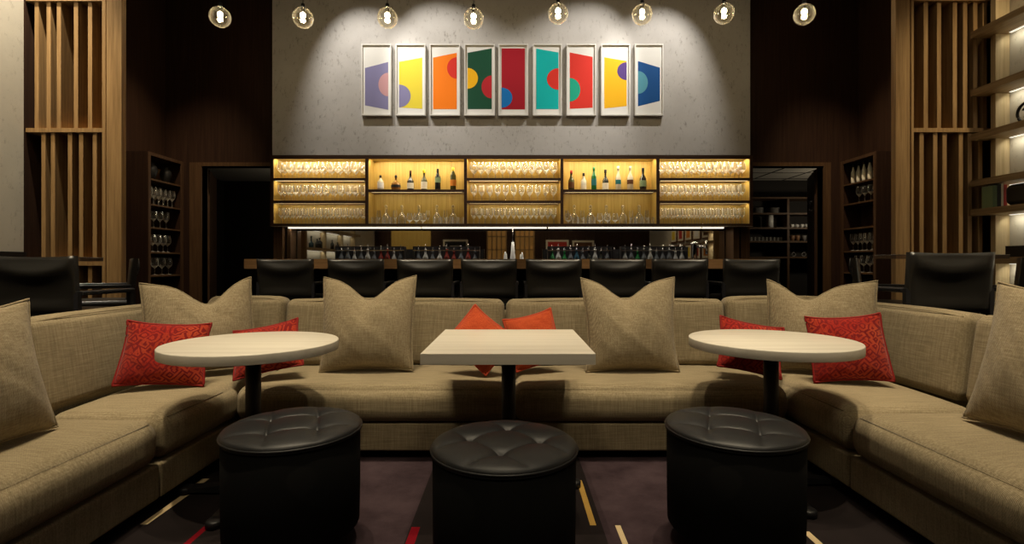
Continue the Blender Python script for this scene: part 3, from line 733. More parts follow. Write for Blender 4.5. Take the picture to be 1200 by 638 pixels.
# decanters and tumblers below the bottles
dec = MB().lathe([(0, 0.002), (0.05, 0), (0.055, 0.02), (0.052, 0.11), (0.03, 0.145), (0.014, 0.17), (0.014, 0.205), (0.022, 0.215), (0.006, 0.222), (0.02, 0.245), (0.016, 0.265), (0, 0.275)], n=18, closed_ends=False).data('decanter', 'decanter_glass')
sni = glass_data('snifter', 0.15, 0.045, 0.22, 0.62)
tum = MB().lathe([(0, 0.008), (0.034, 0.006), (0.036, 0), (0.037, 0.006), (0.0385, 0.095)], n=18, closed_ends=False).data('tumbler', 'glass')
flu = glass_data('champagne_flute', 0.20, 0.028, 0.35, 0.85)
zlow = floors[1][1]
for k, side, front, rear in ((1, 'left', ((438.5, 't'), (446, 't'), (453.5, 't'), (461, 't'), (480, 's'), (488, 's'), (496, 's'), (512, 't'), (520, 't'), (527, 't'), (534, 't'), (540, 't')), ((444, 'f'), (452.5, 'd'), (463, 'f'), (471, 'd'), (491, 'd'), (501.5, 'f'), (512, 'd'), (522, 'f'), (531, 'd'))),
                       (3, 'right', ((666, 's'), (674, 't'), (680.8, 't'), (687.5, 't'), (694.5, 't'), (703, 's'), (712, 's'), (721, 's'), (741, 't'), (749, 't'), (757, 't'), (763, 't')), ((664, 'f'), (673, 'd'), (682.5, 'f'), (692, 'd'), (710.5, 'd'), (730, 'd'), (739.5, 'f'), (749, 'd'), (758, 'f')))):
    nm = {'t': ('tumbler', tum, 'clear tumbler in the front of the lower shelf of the %s bottle bay'), 's': ('snifter', sni, 'clear rounded snifter on the lower shelf of the %s bottle bay'),
          'd': ('decanter', dec, 'clear stoppered decanter on the lower shelf of the %s bottle bay'), 'f': ('champagne_flute', flu, 'clear slim flute in the back of the lower shelf of the %s bottle bay')}
    for lst, yy in ((front, 6.98), (rear, 7.10)):
        for xp, c in lst:
            n_, me, lb = nm[c]
            inst(n_, me, (px(xp, yy), yy, zlow), lb % side, n_.replace('_', ' '), n_.replace('_', ' ') + 's, %s bottle bay' % side)

# bottle racks on the back bar
BKT = {}
def well_bottle(body, cap):
    r_ = 0.036; h = 0.305
    return MB().lathe([(0, 0.003), (r_*0.9, 0), (r_, 0.01), (r_, 0.17), (r_*0.8, 0.195), (0.015, 0.225), (0.0135, 0.265), (0.016, 0.267), (0.016, 0.28), (0, 0.28)], n=14).lathe([(0.012, 0.28), (0.009, 0.29), (0.005, 0.33), (0.004, 0.345)], n=8, mi=1).data('well_bottle', [body, cap])
wb = [('clear', well_bottle('bottle_grey', 'chrome')), ('dark', well_bottle('bottle_dark', 'chrome')), ('pale', well_bottle('bottle_pale', 'chrome')), ('green', well_bottle('bottle_green', 'chrome')), ('red', well_bottle('bottle_red', 'chrome')), ('blue', well_bottle('bottle_blue', 'chrome'))]
seqs = ['ccpcpcrrpc', 'cpcprrcrc', 'gpgcbcdpdc', 'pcgcpcccpp']
key = {'c': 0, 'd': 1, 'p': 2, 'g': 3, 'r': 4, 'b': 5}
for (xa, xb), sq, nm in zip(((393, 474), (484, 562), (642, 718), (728, 806)), seqs, ('leftmost', 'second', 'third', 'rightmost')):
    Yk = 6.62; X0, X1 = px(xa, Yk), px(xb, Yk); zt = pz(289, Yk)
    r = thing('bottle_rack', 'black railed bottle rack behind the bar, %s of four' % nm, 'bottle rack', ((X0+X1)/2, Yk+0.05, 0.95), group='bottle racks behind the bar')
    hw = (X1-X0)/2; hh = zt-0.95
    MB().box(-hw, hw, -0.06, 0.06, 0, 0.012).box(-hw, hw, 0.056, 0.06, 0.012, hh-0.004).build('tray', 'satin_black', r)
    MB().box(-hw, -hw+0.012, -0.06, 0.06, 0.012, hh).box(hw-0.012, hw, -0.06, 0.06, 0.012, hh).build('end_panel', 'satin_black', r)
    MB().box(-hw, hw, -0.066, -0.06, hh-0.016, hh).build('rail', 'rack_steel', r); MB().box(-hw, hw, -0.066, -0.06, hh-0.058, hh-0.048).build('rail', 'steel', r)
    for i, c in enumerate(sq):
        x = X0 + 0.06 + (X1-X0-0.12)*i/(len(sq)-1)
        lb, me = wb[key[c]]
        inst('well_bottle', me, (x, Yk+0.05, 0.963), '%s pouring bottle in the %s black rack behind the bar' % (lb, nm), 'bottle', '%s bottles, %s rack' % (lb, nm), sc=1.0+0.06*math.sin(i*2.1))
# white candle-like towers, tap
cone = MB().lathe([(0.0, 0), (0.032, 0), (0.030, 0.02), (0.020, 0.18), (0.014, 0.24), (0.010, 0.27), (0, 0.275)], n=16).data('table_lamp', 'white_ceramic')
inst('white_pourer', cone, (px(592, 6.62), 6.65, 0.951), 'small white tapered pourer left of the tall white one behind the bar', 'pourer', 'white pourers')
inst('white_pourer', cone, (px(612, 6.62), 6.65, 0.951), 'small white tapered pourer right of the tall white one behind the bar', 'pourer', 'white pourers', sc=0.96)
t = thing('tower_tap', 'tall white tapered tap with flared foot between the two small pourers', 'tap', (px(601, 6.62), 6.65, 0.951), group='white pourers')
MB().lathe([(0, 0), (0.06, 0), (0.055, 0.06), (0.036, 0.12), (0.042, 0.15), (0.026, 0.26), (0.017, 0.395), (0, 0.40)], n=20).build('body', 'white_ceramic', t)
MB().lathe([(0.0045, 0.398), (0.0045, 0.585)], n=8).build('rod', 'steel', t)
t = thing('beer_tap', 'chrome beer tap column with spout at the right of the bar', 'tap', (px(820, 6.0), 6.15, 0.951))
MB().lathe([(0.05, 0), (0.05, 0.02), (0.036, 0.03), (0.036, 0.36), (0.048, 0.37), (0.048, 0.39), (0, 0.41)], n=20).build('column', 'chrome', t)
MB().tube([(0.03, 0, 0.34), (0.10, -0.03, 0.34), (0.14, -0.05, 0.31), (0.14, -0.05, 0.24)], 0.016, 10).build('spout', 'chrome', t)
MB().tube([(0.14, -0.05, 0.32), (0.14, -0.04, 0.42)], 0.013, 10).build('tap_handle', 'chrome', t)
t.location = (px(818, 6.62), 6.75, 0.951)

# ---------------------------------------------------------------- nine pictures
fx = [(423.5, 458.5), (463.5, 498.5), (503.5, 539), (544, 580), (584, 619), (624.5, 658.5), (664, 698.5), (704.5, 738.5), (744, 777.5)]
art = [('lavender', [(.37, .88), (.25, .90)][0:0] or (0.325, 0.865, 0.238, 0.93), 'pink', (1.0, 0.565, 0.42, 0.17), 'lavender picture with a pink disc, first in the row'),
       ('yellow', (0.235, 0.895, 0.175, 0.915), 'lavender', (0.0, 0.73, 0.50, 0.165), 'yellow picture with a lavender disc, second in the row'),
       ('orange', (0.175, 0.92, 0.105, 0.92), 'scarlet', (1.0, 0.325, 0.41, 0.155), 'orange picture with a red disc, third in the row'),
       ('forest', (0.105, 0.92, 0.04, 0.92), ('amber', 'cherry'), ((0.0, 0.475, 0.43, 0.15), (1.0, 0.60, 0.42, 0.165)), 'dark green picture with yellow and red discs, fourth in the row'),
       ('crimson', (0.04, 0.925, 0.04, 0.925), 'azure', (0.0, 0.755, 0.46, 0.145), 'deep red picture with a blue disc, middle in the row'),
       ('turquoise', (0.045, 0.92, 0.10, 0.92), 'scarlet', (1.0, 0.485, 0.52, 0.155), 'turquoise picture with a red disc, sixth in the row'),
       ('scarlet', (0.10, 0.915, 0.165, 0.90), 'jade', (0.0, 0.64, 0.46, 0.17), 'bright red picture with a green disc, seventh in the row'),
       ('amber', (0.17, 0.91, 0.225, 0.875), 'violet', (1.0, 0.37, 0.42, 0.13), 'golden yellow picture with a violet disc, eighth in the row'),
       ('navy', (0.225, 0.88, 0.32, 0.80), 'mist', (0.0, 0.535, 0.45, 0.165), 'blue picture with a pale blue disc, last in the row')]
YA = 6.895
for (xa, xb), (bg, quad, fc, ell, lb) in zip(fx, art):
    X0, X1, Z1, Z0 = px(xa, YA-0.05), px(xb, YA-0.05), pz(51.5, YA-0.05), pz(135.5, YA-0.05)
    w, h = X1-X0, Z1-Z0
    t = thing('framed_picture', 'white-framed ' + lb + ' on the wall', 'picture', ((X0+X1)/2, YA, Z0), group='nine abstract pictures')
    fw = 0.016
    MB().box(-w/2, w/2, -0.055, 0, 0, fw).box(-w/2, w/2, -0.055, 0, h-fw, h).box(-w/2, -w/2+fw, -0.055, 0, fw, h-fw).box(w/2-fw, w/2, -0.055, 0, fw, h-fw).build('frame', 'white_frame', t, 0.002)
    iw, x0 = w-2*fw, -w/2+fw; ih = h-2*fw; yf = -0.036
    MB().box(x0, x0+iw, yf, -0.005, fw, h-fw).build('mount', 'paper', t)
    a0, a1 = x0+0.028, x0+iw-0.028; aw = a1-a0
    ztop = lambda q: fw + ih*(1-q)
    def poly(name, pts, mt, yy, par):
        bm = bmesh.new(); fr = [bm.verts.new((p[0], yy, p[1])) for p in pts]; bk = [bm.verts.new((p[0], yf+0.001, p[1])) for p in pts]
        bm.faces.new(fr)
        for i in range(len(pts)): bm.faces.new((fr[i], fr[(i+1)%len(pts)], bk[(i+1)%len(pts)], bk[i]))
        mb = MB(); mb.bm.free(); mb.bm = bm; return mb.build(name, mt, par)
    f_ = poly('colour_field', [(a0, ztop(quad[0])), (a1, ztop(quad[2])), (a1, ztop(quad[3])), (a0, ztop(quad[1]))], bg, yf-0.0012, t)
    for c_, e_ in (zip(fc, ell) if isinstance(fc, tuple) else ((fc, ell),)):
        cx = a0 if e_[0] == 0 else a1; sg = 1 if e_[0] == 0 else -1
        pts = [(cx + sg*aw*e_[2]*math.cos(q), ztop(e_[1]) + ih*e_[3]*math.sin(q)) for q in [(-0.5+i/24)*math.pi for i in range(25)]]
        poly('disc', pts, c_, yf-0.0024, t)

# ---------------------------------------------------------------- pendants
YP = 5.55
ordn = ('first', 'second', 'third', 'fourth', 'fifth', 'sixth', 'seventh', 'eighth')
def make_pendant():
    r = thing('pendant_lamp', '', 'pendant lamp', group='globe pendants over the bar')
    rg = 0.108
    MB().lathe([(rg*math.sin(math.pi*(0.07+0.93*i/24)), rg*math.cos(math.pi*(0.07+0.93*i/24))) for i in range(25)], n=32, closed_ends=False).build('globe', 'globe_glass', r)
    MB().lathe([(0, 0.0), (0.018, 0.005), (0.028, 0.022), (0.026, 0.042), (0.012, 0.056), (0, 0.057)], n=16).build('bulb', 'filament', r)
    MB().lathe([(0.013, 0.056), (0.020, 0.06), (0.020, 0.15), (0.012, 0.158)], n=16).build('socket', 'black_metal', r)
    MB().lathe([(0.024, 0.098), (0.026, 0.10), (0.026, 0.115), (0.024, 0.118)], n=20).build('collar', 'chrome', r)
    return r
pd = None
for i, (xp, yp) in enumerate(((258, 20), (355, 21), (454, 21), (555, 22), (654, 16), (752.5, 17), (848.5, 16), (942.5, 17))):
    o = make_pendant() if pd is None else copy_tree(pd)
    pd = pd or o
    z = pz(yp, YP)
    o.location = (px(xp, YP), YP, z); o['label'] = 'clear globe pendant lamp, %s from the left over the bar' % ordn[i]
    MB().lathe([(0.004, 0.15), (0.004, ZC-z)], n=6).build('cord', 'black_metal', o)
    d = bpy.data.lights.new('bulb_light', 'POINT'); d.energy = 1.4; d.color = (1, 0.75, 0.42); d.shadow_soft_size = 0.03
    lo = bpy.data.objects.new('bulb_light', d); C.objects.link(lo); lo.location = (px(xp, YP), YP, z-0.03)

# copy_tree copied the first lamp's cord too when present: keep one cord each
for o in list(bpy.data.objects):
    if o.parent is None and o.name.startswith('pendant_lamp'):
        cs = sorted([c for c in o.children if c.name.startswith('cord')], key=lambda c: c.data.name)
        for c in cs[:-1]: bpy.data.objects.remove(c, do_unlink=True)

# ---------------------------------------------------------------- slatted screens
YSC = 5.0
def screen(label, post, strip, upper, lower, x_out, sgn):
    t = thing('slatted_screen', label, 'screen', (0, YSC, 0), group='slatted oak screens')
    e = lambda v: px(v, YSC)
    zr = pz(153, YSC); zlow = pz(309, YSC)
    a, b = sorted((e(post[0]), e(post[1])))
    MB().box(a, b, -0.03, 0.03, 0, ZC-0.01).build('post', 'oak', t, 0.003)
    a, b = sorted((e(strip[0]), e(strip[1])))
    MB().box(a, b, -0.02, 0.2, 0, ZC-0.01).build('post', 'oak', t, 0.002)
    lo, hi = sorted((e(strip[0]), x_out))
    MB().box(lo, hi, -0.015, 0.2, zr-0.02, zr+0.02).build('rail', 'oak', t); MB().box(lo, hi, -0.015, 0.2, zlow-0.02, zlow+0.02).build('rail', 'oak', t)
    MB().box(lo, hi, -0.015, 0.2, pz(-0.5, YSC)-0.02, pz(-0.5, YSC)+0.02).build('rail', 'oak', t)
    up, dn, bt = MB(), MB(), MB()
    for v in upper: up.box(e(v)-0.02, e(v)+0.02, 0, 0.19, zr+0.02, pz(-0.5, YSC)-0.02); up.box(e(v)-0.02, e(v)+0.02, 0, 0.19, pz(-0.5, YSC)+0.02, ZC-0.02)
    for v in lower: dn.box(e(v)-0.02, e(v)+0.02, 0, 0.19, zlow+0.02, zr-0.02)
    for v in upper: bt.box(e(v)-0.02, e(v)+0.02, 0, 0.19, 0.02, zlow-0.02)
    for q in (up, dn, bt): q.build('slat_panel', 'oak', t)
    MB().box(lo, hi, 0.2, 0.225, 0, ZC-0.01).build('backing_board', 'backing_wood', t)
screen('slatted oak screen with a thick end post at the left of the room', (127.5, 145), (121.5, 125.5), (43, 57, 69, 89, 105.5), (51, 62, 82, 95, 111), -XW+0.005, -1)
screen('slatted oak screen with a thick end post at the right, beside the lit shelves', (1047, 1063.5), (1066, 1069), (1085, 1100.5, 1119, 1131, 1143, 1154), (1080, 1096, 1107, 1126, 1136.5, 1149), XW-0.005, 1)

# ---------------------------------------------------------------- glass racks on the side walls
def side_rack(sx, zs, label):
    t = thing('glass_rack', label, 'shelf unit', (0, 0, 0), group='tall dark wood glass racks')
    xf, xb, y0, y1, zt = 4.47, 4.735, 6.28, 6.95, 2.45
    def bx_(mb, xa, xb2, *r_): a, b = sorted((sx*xa, sx*xb2)); return mb.box(a, b, *r_)
    bx_(MB(), xf, xb, y0, y0+0.03, 0, zt).build('side_panel', 'walnut', t); bx_(MB(), xf, xb, y1-0.03, y1, 0, zt).build('side_panel', 'walnut', t)
    bx_(MB(), xb-0.015, xb, y0+0.03, y1-0.03, 0, zt).build('back_panel', 'walnut', t)
    bx_(MB(), xf, xb, y0+0.03, y1-0.03, zt-0.03, zt).build('top_board', 'brown_wood', t)
    for z in zs + [0.62, 0.32, 0.06]: bx_(MB(), xf+0.005, xb-0.015, y0+0.03, y1-0.03, z-0.02, z).build('shelf', 'brown_wood', t)
    mb = MB(); bx_(mb, xf-0.012, xf, y0, y0+0.04, 0, zt); bx_(mb, xf-0.012, xf, y1-0.05, y1, 0, zt); bx_(mb, xf-0.012, xf, y0+0.04, y1-0.05, zt-0.04, zt); mb.build('front_trim', 'door_brown', t)
LZ = [2.128, 1.814, 1.526, 1.217, 0.924]; RZ = [2.13, 1.866, 1.54, 1.238, 0.955]
side_rack(-1, LZ, 'tall narrow dark wood rack of glasses on the left side wall')
side_rack(1, RZ, 'tall narrow dark wood rack of glasses on the right side wall')
def row(sx, z, n, me, name, label, y0=6.40, y1=6.84, depths=(4.56,), sc=1.0):
    for dx in depths:
        for i in range(n):
            inst(name, me, (sx*(dx+random.uniform(-.004, .004)), y0+(y1-y0)*i/max(1, n-1), z+0.001), label, name.replace('_', ' '), label.replace('clear ', '')[:40], sc=sc)
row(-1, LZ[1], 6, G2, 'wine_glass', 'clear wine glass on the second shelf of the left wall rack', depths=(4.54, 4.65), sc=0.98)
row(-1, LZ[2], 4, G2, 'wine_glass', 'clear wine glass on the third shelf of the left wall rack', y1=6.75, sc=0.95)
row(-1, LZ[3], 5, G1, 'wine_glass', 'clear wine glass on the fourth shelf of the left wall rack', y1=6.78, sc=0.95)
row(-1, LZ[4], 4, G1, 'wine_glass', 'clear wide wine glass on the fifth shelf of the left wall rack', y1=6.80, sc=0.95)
vase = MB().lathe([(0, 0), (0.035, 0), (0.05, 0.03), (0.075, 0.12), (0.06, 0.17), (0.03, 0.2), (0.035, 0.22), (0, 0.22)], n=18)
vd = vase.data('vase', 'black_plastic')
inst('vase', vd, (-4.56, 6.47, LZ[0]+0.001), 'black rounded vase at the near end of the top shelf of the left rack', 'vase', 'black vases')
inst('vase', vd, (-4.56, 6.74, LZ[0]+0.001), 'black rounded vase at the far end of the top shelf of the left rack', 'vase', 'black vases', sc=0.95)
tag(MB().box(-4.715, -4.70, 6.34, 6.58, LZ[0]+0.002, LZ[0]+0.23).build('tan_board', 'tan_card', None, 0.002), 'tan board behind the near black vase in the left rack', 'board', 'tan boards in the left rack')
tag(MB().box(-4.715, -4.70, 6.62, 6.88, LZ[0]+0.002, LZ[0]+0.20).build('tan_board', 'tan_card', None, 0.002), 'tan board behind the far black vase in the left rack', 'board', 'tan boards in the left rack')
for i in range(5):
    bottle('slim pale bottle, %s from the far end, top of the right wall rack' % ordn[i], 4.56, 6.84-0.105*i, RZ[0]+0.001, 0.27, 0.026, 'bottle_frost', 'l_cream', 'l_black', group='pale bottles on the right rack', name='pale_bottle', sh=0.62, neck=0.011)
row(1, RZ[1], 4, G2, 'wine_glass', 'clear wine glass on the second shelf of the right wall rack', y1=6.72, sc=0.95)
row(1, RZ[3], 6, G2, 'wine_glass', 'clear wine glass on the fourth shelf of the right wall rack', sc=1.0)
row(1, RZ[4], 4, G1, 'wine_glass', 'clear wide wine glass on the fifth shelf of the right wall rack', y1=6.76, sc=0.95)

# ---------------------------------------------------------------- lit wall shelves
def wall_shelf(sx, y0, y1, zs, ups, label, pw):
    t = thing('wall_shelf', label, 'wall shelf', (0, 0, 0), group='lit wall shelves')
    a, b = sorted((sx*4.45, sx*4.735))
    for z in zs:
        s_ = MB().box(a, b, y0, y1, z-0.06, z).build('shelf_board', 'oak_y', t, 0.003)
        p, q = sorted((sx*4.69, sx*4.715)); MB().box(p, q, y0+0.1, y1-0.14, z-0.066, z-0.0605).build('light_strip', 'led_cool', s_)
        area((sx*4.665, (y0+y1-0.04)/2, z-0.09), 0.06, pw*(y1-y0), (1.0, 0.93, 0.74), (0, -sx*R(35), 0), y1-y0-0.24)
    p, q = sorted((sx*4.60, sx*4.735))
    for u in ups:
        mb = MB(); zz = [0.0] + [z for z in zs] + [ZC-0.05]
        for k in range(len(zz)-1):
            top = zz[k+1]-0.061 if k < len(zz)-2 else zz[k+1]
            mb.box(p, q, u, u+0.05, zz[k]+(0.001 if k else 0), top)
        mb.build('upright', 'pale_oak', t)
RS = [pz(v, 4.97) for v in (302, 246, 212, 158, 106, 38)]
wall_shelf(1, 2.4, 4.97, RS, (4.87, 3.6, 2.42), 'lit oak wall shelves at the right edge of the view', 1.25)
wall_shelf(-1, -0.6, 3.1, [1.0, 1.44, 1.92, 2.4], (3.04, 1.75, 0.5, -0.58), 'lit oak wall shelves on the left wall, seen in the bar mirror', 0.45)
# things on the right shelves
def book(x, z, t_, h, d, m1, label):
    o = thing('book', label, 'book', (x, 4.75, z+0.001), group='books on the lit right shelf')
    MB().box(0, t_, 0, d, 0, h).build('cover', m1, o, 0.002)
    MB().box(0.003, t_-0.003, 0.003, d+0.001, 0.003, h+0.001).build('pages', 'paper', o)
bz = RS[1]
book(4.46, bz, 0.040, 0.20, 0.11, 'l_green', 'green book, leftmost of the row on the right shelf')
book(4.503, bz, 0.034, 0.215, 0.11, 'l_black', 'thick black-spined book between green and slim black on the right shelf')
book(4.54, bz, 0.020, 0.22, 0.11, 'l_cream', 'slim cream book in the row on the right shelf')
book(4.563, bz, 0.030, 0.21, 0.11, 'l_red', 'red-spined book, nearest the dark vessel on the right shelf')
tag(MB().rbox(4.47, 4.70, 4.28, 4.66, bz+0.001, bz+0.19, 0.05, cells=4).build('dark_bowl', 'black_plastic'), 'dark rounded vessel on the right shelf beside the books', 'vessel')
tag(MB().box(4.50, 4.71, 4.30, 4.67, RS[0]+0.001, RS[0]+0.10).build('black_box', 'black_plastic', None, 0.004), 'low black box on the lit right shelf just above table height', 'box')
ring = MB().tube([(4.58, 4.555+0.085*math.cos(2*math.pi*k/40), RS[3]+0.098+0.085*math.sin(2*math.pi*k/40)) for k in range(40)], 0.012, 8, closed=True)
ring.tube([(4.58, 4.555+0.042*math.cos(0.6+4.6*k/20), RS[3]+0.098+0.042*math.sin(0.6+4.6*k/20)) for k in range(21)], 0.009, 8)
ring.tube([(4.58, 4.555, RS[3]+0.016), (4.58, 4.555, RS[3]+0.06)], 0.008, 8)
tag(ring.build('ring_ornament', 'black_metal'), 'black ring ornament with an inner curl on the lit right shelf', 'ornament')
# things on the left shelves (seen in the mirror)
bottle('blue vase-like bottle on the left lit shelf, seen in the bar mirror', -4.6, 2.72, 1.441, 0.27, 0.055, 'bottle_blue', None, 'bottle_blue', name='blue_bottle', sh=0.4)
for i, (yy, hh, rr) in enumerate(((2.35, 0.22, 0.05), (2.2, 0.26, 0.06), (1.35, 0.24, 0.045), (0.95, 0.2, 0.05))):
    bottle('dark bottle on the left lit shelf, %s past the blue one in the bar mirror' % ordn[i], -4.6, yy, 1.441, hh, rr, 'bottle_dark', None, 'l_black', group='dark bottles on the left shelf', name='dark_bottle')

# ---------------------------------------------------------------- pictures and panels the mirror shows
pc = ['l_orange', 'l_cream', 'l_brown', 'l_red', 'l_teal', 'l_white', 'l_gold', 'l_black']
for i in range(5):
    for j in range(2):
        y0 = 1.75-0.62*i; z0 = 1.18+0.5*j
        w_ = ('nearest the shelves', 'second from the shelves', 'third from the shelves', 'fourth from the shelves', 'farthest from the shelves')[i]
        t = thing('wall_picture', '%s framed picture on the right wall, %s' % (('lower', 'upper')[j], w_), 'picture', (XW-0.002, y0, z0), group='pictures on the right wall')
        MB().box(-0.03, 0, 0, 0.52, 0, 0.42).build('frame', 'l_brown', t, 0.003)
        MB().box(-0.033, -0.03, 0.035, 0.485, 0.035, 0.385).build('mount', 'l_cream', t); MB().box(-0.036, -0.033, 0.12, 0.40, 0.09, 0.33).build('print', pc[(i*3+j*2) % 8], t)
tag(MB().box(-4.15, -2.8, YR+0.002, YR+0.03, 0, 3.2).build('wall_panel', 'gold_oak'), 'tall golden wood panel on the rear wall, seen in the bar mirror', 'panel')
def rear_pic(x0, x1, z0, z1, fm, im, label):
    t = thing('rear_picture', label, 'picture', ((x0+x1)/2, YR+0.001, z0), group='pictures on the rear wall')
    w = (x1-x0)/2; h = z1-z0
    MB().box(-w, w, 0, 0.03, 0, h).build('frame', fm, t, 0.003); MB().box(-w+0.06, w-0.06, 0.03, 0.034, 0.06, h-0.06).build('print', im, t)
    MB().box(-w*0.45, w*0.45, 0.034, 0.036, h*0.35, h*0.62).build('motif', fm, t)
rear_pic(-2.37, -1.52, 1.35, 1.91, 'l_cream', 'l_black', 'pale-framed dark picture on the rear wall, seen in the mirror')
rear_pic(1.17, 1.95, 1.3, 1.9, 'l_cream', 'l_red', 'cream poster with red print, left of two seen in the mirror')
rear_pic(2.08, 2.82, 1.3, 1.88, 'l_cream', 'l_brown', 'cream poster with brown print, right of two seen in the mirror')
def amber_case(x0, x1, label):
    t = thing('display_case', label, 'display case', ((x0+x1)/2, YR+0.002, 0), group='amber display cases')
    w = (x1-x0)/2
    MB().box(-w, w, 0, 0.03, 0.2, 2.3).build('back_panel', 'display_amber', t)
    mb = MB()
    for k in range(5): xx = -w + 2*w*k/4; mb.box(xx-0.02, xx+0.02, 0.03, 0.2, 0.2, 2.3)
    mb.box(-w, w, 0.03, 0.2, 1.55, 1.58).box(-w, w, 0.03, 0.2, 2.0, 2.03); mb.build('frame', 'oak', t)
amber_case(-0.85, -0.2, 'amber-lit display case on the rear wall, left one in the mirror')
amber_case(0.12, 0.75, 'amber-lit display case on the rear wall, right one in the mirror')

# ---------------------------------------------------------------- right service room shelving
YS = 9.05
t = thing('pantry_shelf', 'dark shelving full of cups beyond the right doorway', 'shelf unit', (0, YS, 0))
sz = [pz(v, YS) for v in (301, 282.5, 266.5, 249.5, 231)]
sx0, sxd, sx1 = 3.6, px(924, YS), 5.6
for z in sz: MB().box(sx0, sx1, 0, 0.36, z-0.03, z).build('shelf', 'brown_wood', t)
for x in (sx0, sxd, 5.56): MB().box(x-0.02, x+0.02, 0.002, 0.36, 0, sz[-1]-0.0).build('upright', 'brown_wood', t)
MB().box(sx0, sx1, 0.36, 0.38, 0, sz[-1]).build('back_panel', 'dark_wall', t)
cup = MB().lathe([(0, 0.004), (0.028, 0), (0.036, 0.02), (0.042, 0.075), (0.038, 0.075), (0.03, 0.02), (0, 0.012)], n=14)
cup.tube([(0.038, 0, 0.06), (0.062, 0, 0.055), (0.062, 0, 0.03), (0.034, 0, 0.022)], 0.005, 6)
cud = cup.data('cup', 'white_ceramic')
for i in range(10): inst('tumbler', tum, (px(874+4.5*i, YS+0.1), YS+0.1, sz[1]+0.001), 'clear tumbler in the pantry row beyond the right doorway', 'tumbler', 'tumblers in the pantry', sc=0.74)
for i in range(5): inst('cup', cud, (px(928+5.7*i, YS+0.1), YS+0.1, sz[2]+0.001), 'small white cup in the pantry row beyond the right doorway', 'cup', 'white cups in the pantry', sc=0.78)
bowl = [(0, 0.004), (0.05, 0), (0.075, 0.12), (0.082, 0.2), (0.076, 0.2), (0.065, 0.1), (0, 0.02)]
bb, bgr = MB().lathe(bowl, n=16).data('pot', 'brown_ceramic'), MB().lathe(bowl, n=16).data('pot', 'grey_ceramic')
for xp, me, lb in ((928.5, bb, 'brown pot, first'), (934.5, bb, 'brown pot, second'), (942, bgr, 'grey pot, third'), (950, bgr, 'grey pot, last')):
    inst('pot', me, (px(xp, YS+0.15), YS+0.15, sz[1]+0.001), lb + ' in the pantry row beyond the right doorway', 'pot', 'pots in the pantry', sc=0.52)
jar = MB().lathe([(0, 0), (0.06, 0), (0.06, 0.22), (0, 0.22)], n=16).data('canister', 'white_ceramic')
jar2 = MB().lathe([(0, 0), (0.045, 0), (0.045, 0.2), (0, 0.2)], n=16).data('canister', 'grey_ceramic')
inst('canister', jar, (px(902, YS+0.15), YS+0.15, sz[2]+0.001), 'white canister in the middle of the pantry shelf beyond the right doorway', 'canister', 'canisters in the pantry')
inst('canister', jar2, (px(896.5, YS+0.25), YS+0.25, sz[2]+0.001), 'grey canister left of the white one in the pantry', 'canister', 'canisters in the pantry')
inst('canister', jar2, (px(907.5, YS+0.25), YS+0.25, sz[2]+0.001), 'grey canister right of the white one in the pantry', 'canister', 'canisters in the pantry')
pl = MB().lathe([(0, 0), (0.07, 0), (0.11, 0.02), (0.11, 0.024), (0.07, 0.006), (0, 0.006)], n=24).data('plate', 'grey_ceramic')
for k, xp in enumerate((887, 906)):
    for q in range(4): inst('plate', pl, (px(xp, YS+0.2), YS+0.2, sz[3]+0.001+0.026*q), 'grey plate in the %s plate stack on the pantry shelf' % ('left', 'right')[k], 'plate', '%s plate stack' % ('left', 'right')[k])
for k, xp in enumerate((930, 942)):
    rg_ = MB().tube([(0.034*math.cos(2*math.pi*q/24), 0, 0.0425+0.034*math.sin(2*math.pi*q/24)) for q in range(24)], 0.007, 8, closed=True).build('napkin_ring', 'grey_ceramic')
    rg_.location = (px(xp, YS+0.1), YS+0.1, sz[0]); tag(rg_, '%s pale ring standing on the lowest pantry shelf' % ('left', 'right')[k], 'ring', 'pale rings in the pantry')

# ---------------------------------------------------------------- lights
W = (1.0, 0.83, 0.57)
for x, y, p in ((-1.15, 2.34, 340), (-0.01, 2.36, 290), (1.2, 2.42, 330)):
    spot((x, y, 5.2), (x, y, 0), p, W, 36, 0.6, 0.015)
for x, y in ((-2.0, 2.95), (-0.75, 3.0), (0.75, 3.0), (2.0, 2.95)):
    spot((x*0.95, y-0.9, 5.2), (x, y, 0.5), 390, W, 32, 1.0, 0.03)
for sx in (-1, 1):
    spot((sx*1.55, 1.5, 5.2), (sx*1.9, 1.75, 0.4), 480, W, 38, 0.9, 0.03)
for sx in (-1, 1):
    spot((sx*0.9, -1.4, 5.2), (sx*0.7, 2.6, 0.3), 230, W, 40, 1.0, 0.35)  # added front fill for the sofa bases, no known fitting
# wall washers for the pictures
for x, tx in ((-2.35, -1.75), (-1.75, -0.55), (1.75, 0.55), (2.35, 1.75)):
    spot((x, 5.8, 5.25), (tx, 6.9, 3.1), 200, (1.0, 0.93, 0.83), 60, 0.7, 0.015)
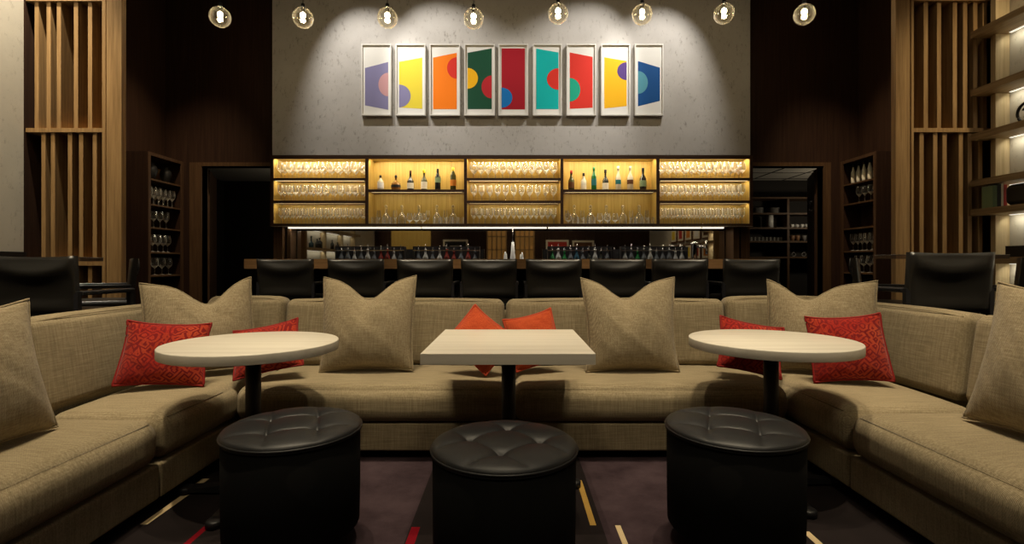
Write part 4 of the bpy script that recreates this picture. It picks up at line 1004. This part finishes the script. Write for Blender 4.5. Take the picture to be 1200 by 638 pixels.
# grazers on screens and side walls
for sx in (-1, 1):
    spot((sx*4.45, 3.3, 5.3), (sx*4.3, 5.0, 1.9), 380, (1.0, 0.82, 0.52), 44, 1.0, 0.04)
    spot((sx*3.3, 5.4, 5.3), (sx*4.45, 6.6, 1.7), 420, (1.0, 0.80, 0.55), 42, 1.0, 0.03)  # added spots that brighten the glasses in the side racks
    spot((sx*2.85, 1.0, 5.3), (sx*2.85, 3.2, 1.0), 620, W, 17, 1.0, 0.04)
spot((-4.3, 4.5, 5.3), (-4.74, 4.85, 2.2), 800, (1.0, 0.9, 0.72), 60, 1.0, 0.04)
for x in (-2.2, -0.75, 0.75, 2.2): spot((x, 2.2, 5.3), (x, 4.85, 1.0), 620, W, 21, 1.0, 0.10)
# service rooms and the part of the room behind the camera
def point(loc, p, col=(1, 0.85, 0.6)):
    d = bpy.data.lights.new('room_lamp', 'POINT'); d.energy = p; d.color = col; d.shadow_soft_size = 0.08
    o = bpy.data.objects.new('room_lamp', d); C.objects.link(o); o.location = loc
point((5.6, 8.1, 1.9), 14); point((-2.9, 8.3, 2.1), 6)
spot((-3.4, -1.2, 5.2), (-3.4, YR, 1.8), 260, W, 40, 0.8); spot((0.9, -1.2, 5.2), (0.9, YR, 1.6), 160, W, 60, 0.8); spot((3.4, 0.6, 5.2), (XW, 0.3, 1.6), 220, W, 60, 0.8)
area((0, 1.0, ZC-0.02), 8.0, 42, (1.0, 0.88, 0.68), (0, 0, 0), 7.0)  # added soft fill spread under the ceiling, not a fitting of the room

w = bpy.data.worlds.new('night'); S.world = w; w.use_nodes = True
w.node_tree.nodes['Background'].inputs[0].default_value = (0.002, 0.002, 0.002, 1)

cam = bpy.data.cameras.new('camera'); co = bpy.data.objects.new('camera', cam); C.objects.link(co)
co.location = (0, 0, H); co.rotation_euler = (R(90), 0, 0)
cam.sensor_width = 36; cam.lens = 18; cam.shift_y = -(319-HY)/1200.0; cam.clip_start = 0.05
S.camera = co
S.view_settings.view_transform = 'Standard'; S.view_settings.look = 'None'; S.view_settings.gamma = 1; S.view_settings.use_curve_mapping = False
S.view_settings.exposure = 0.0
S.cycles.max_bounces = 10; S.cycles.transparent_max_bounces = 24; S.cycles.caustics_reflective = False; S.cycles.caustics_refractive = False
S.cycles.sample_clamp_indirect = 4.0
S.cycles.use_denoising = True
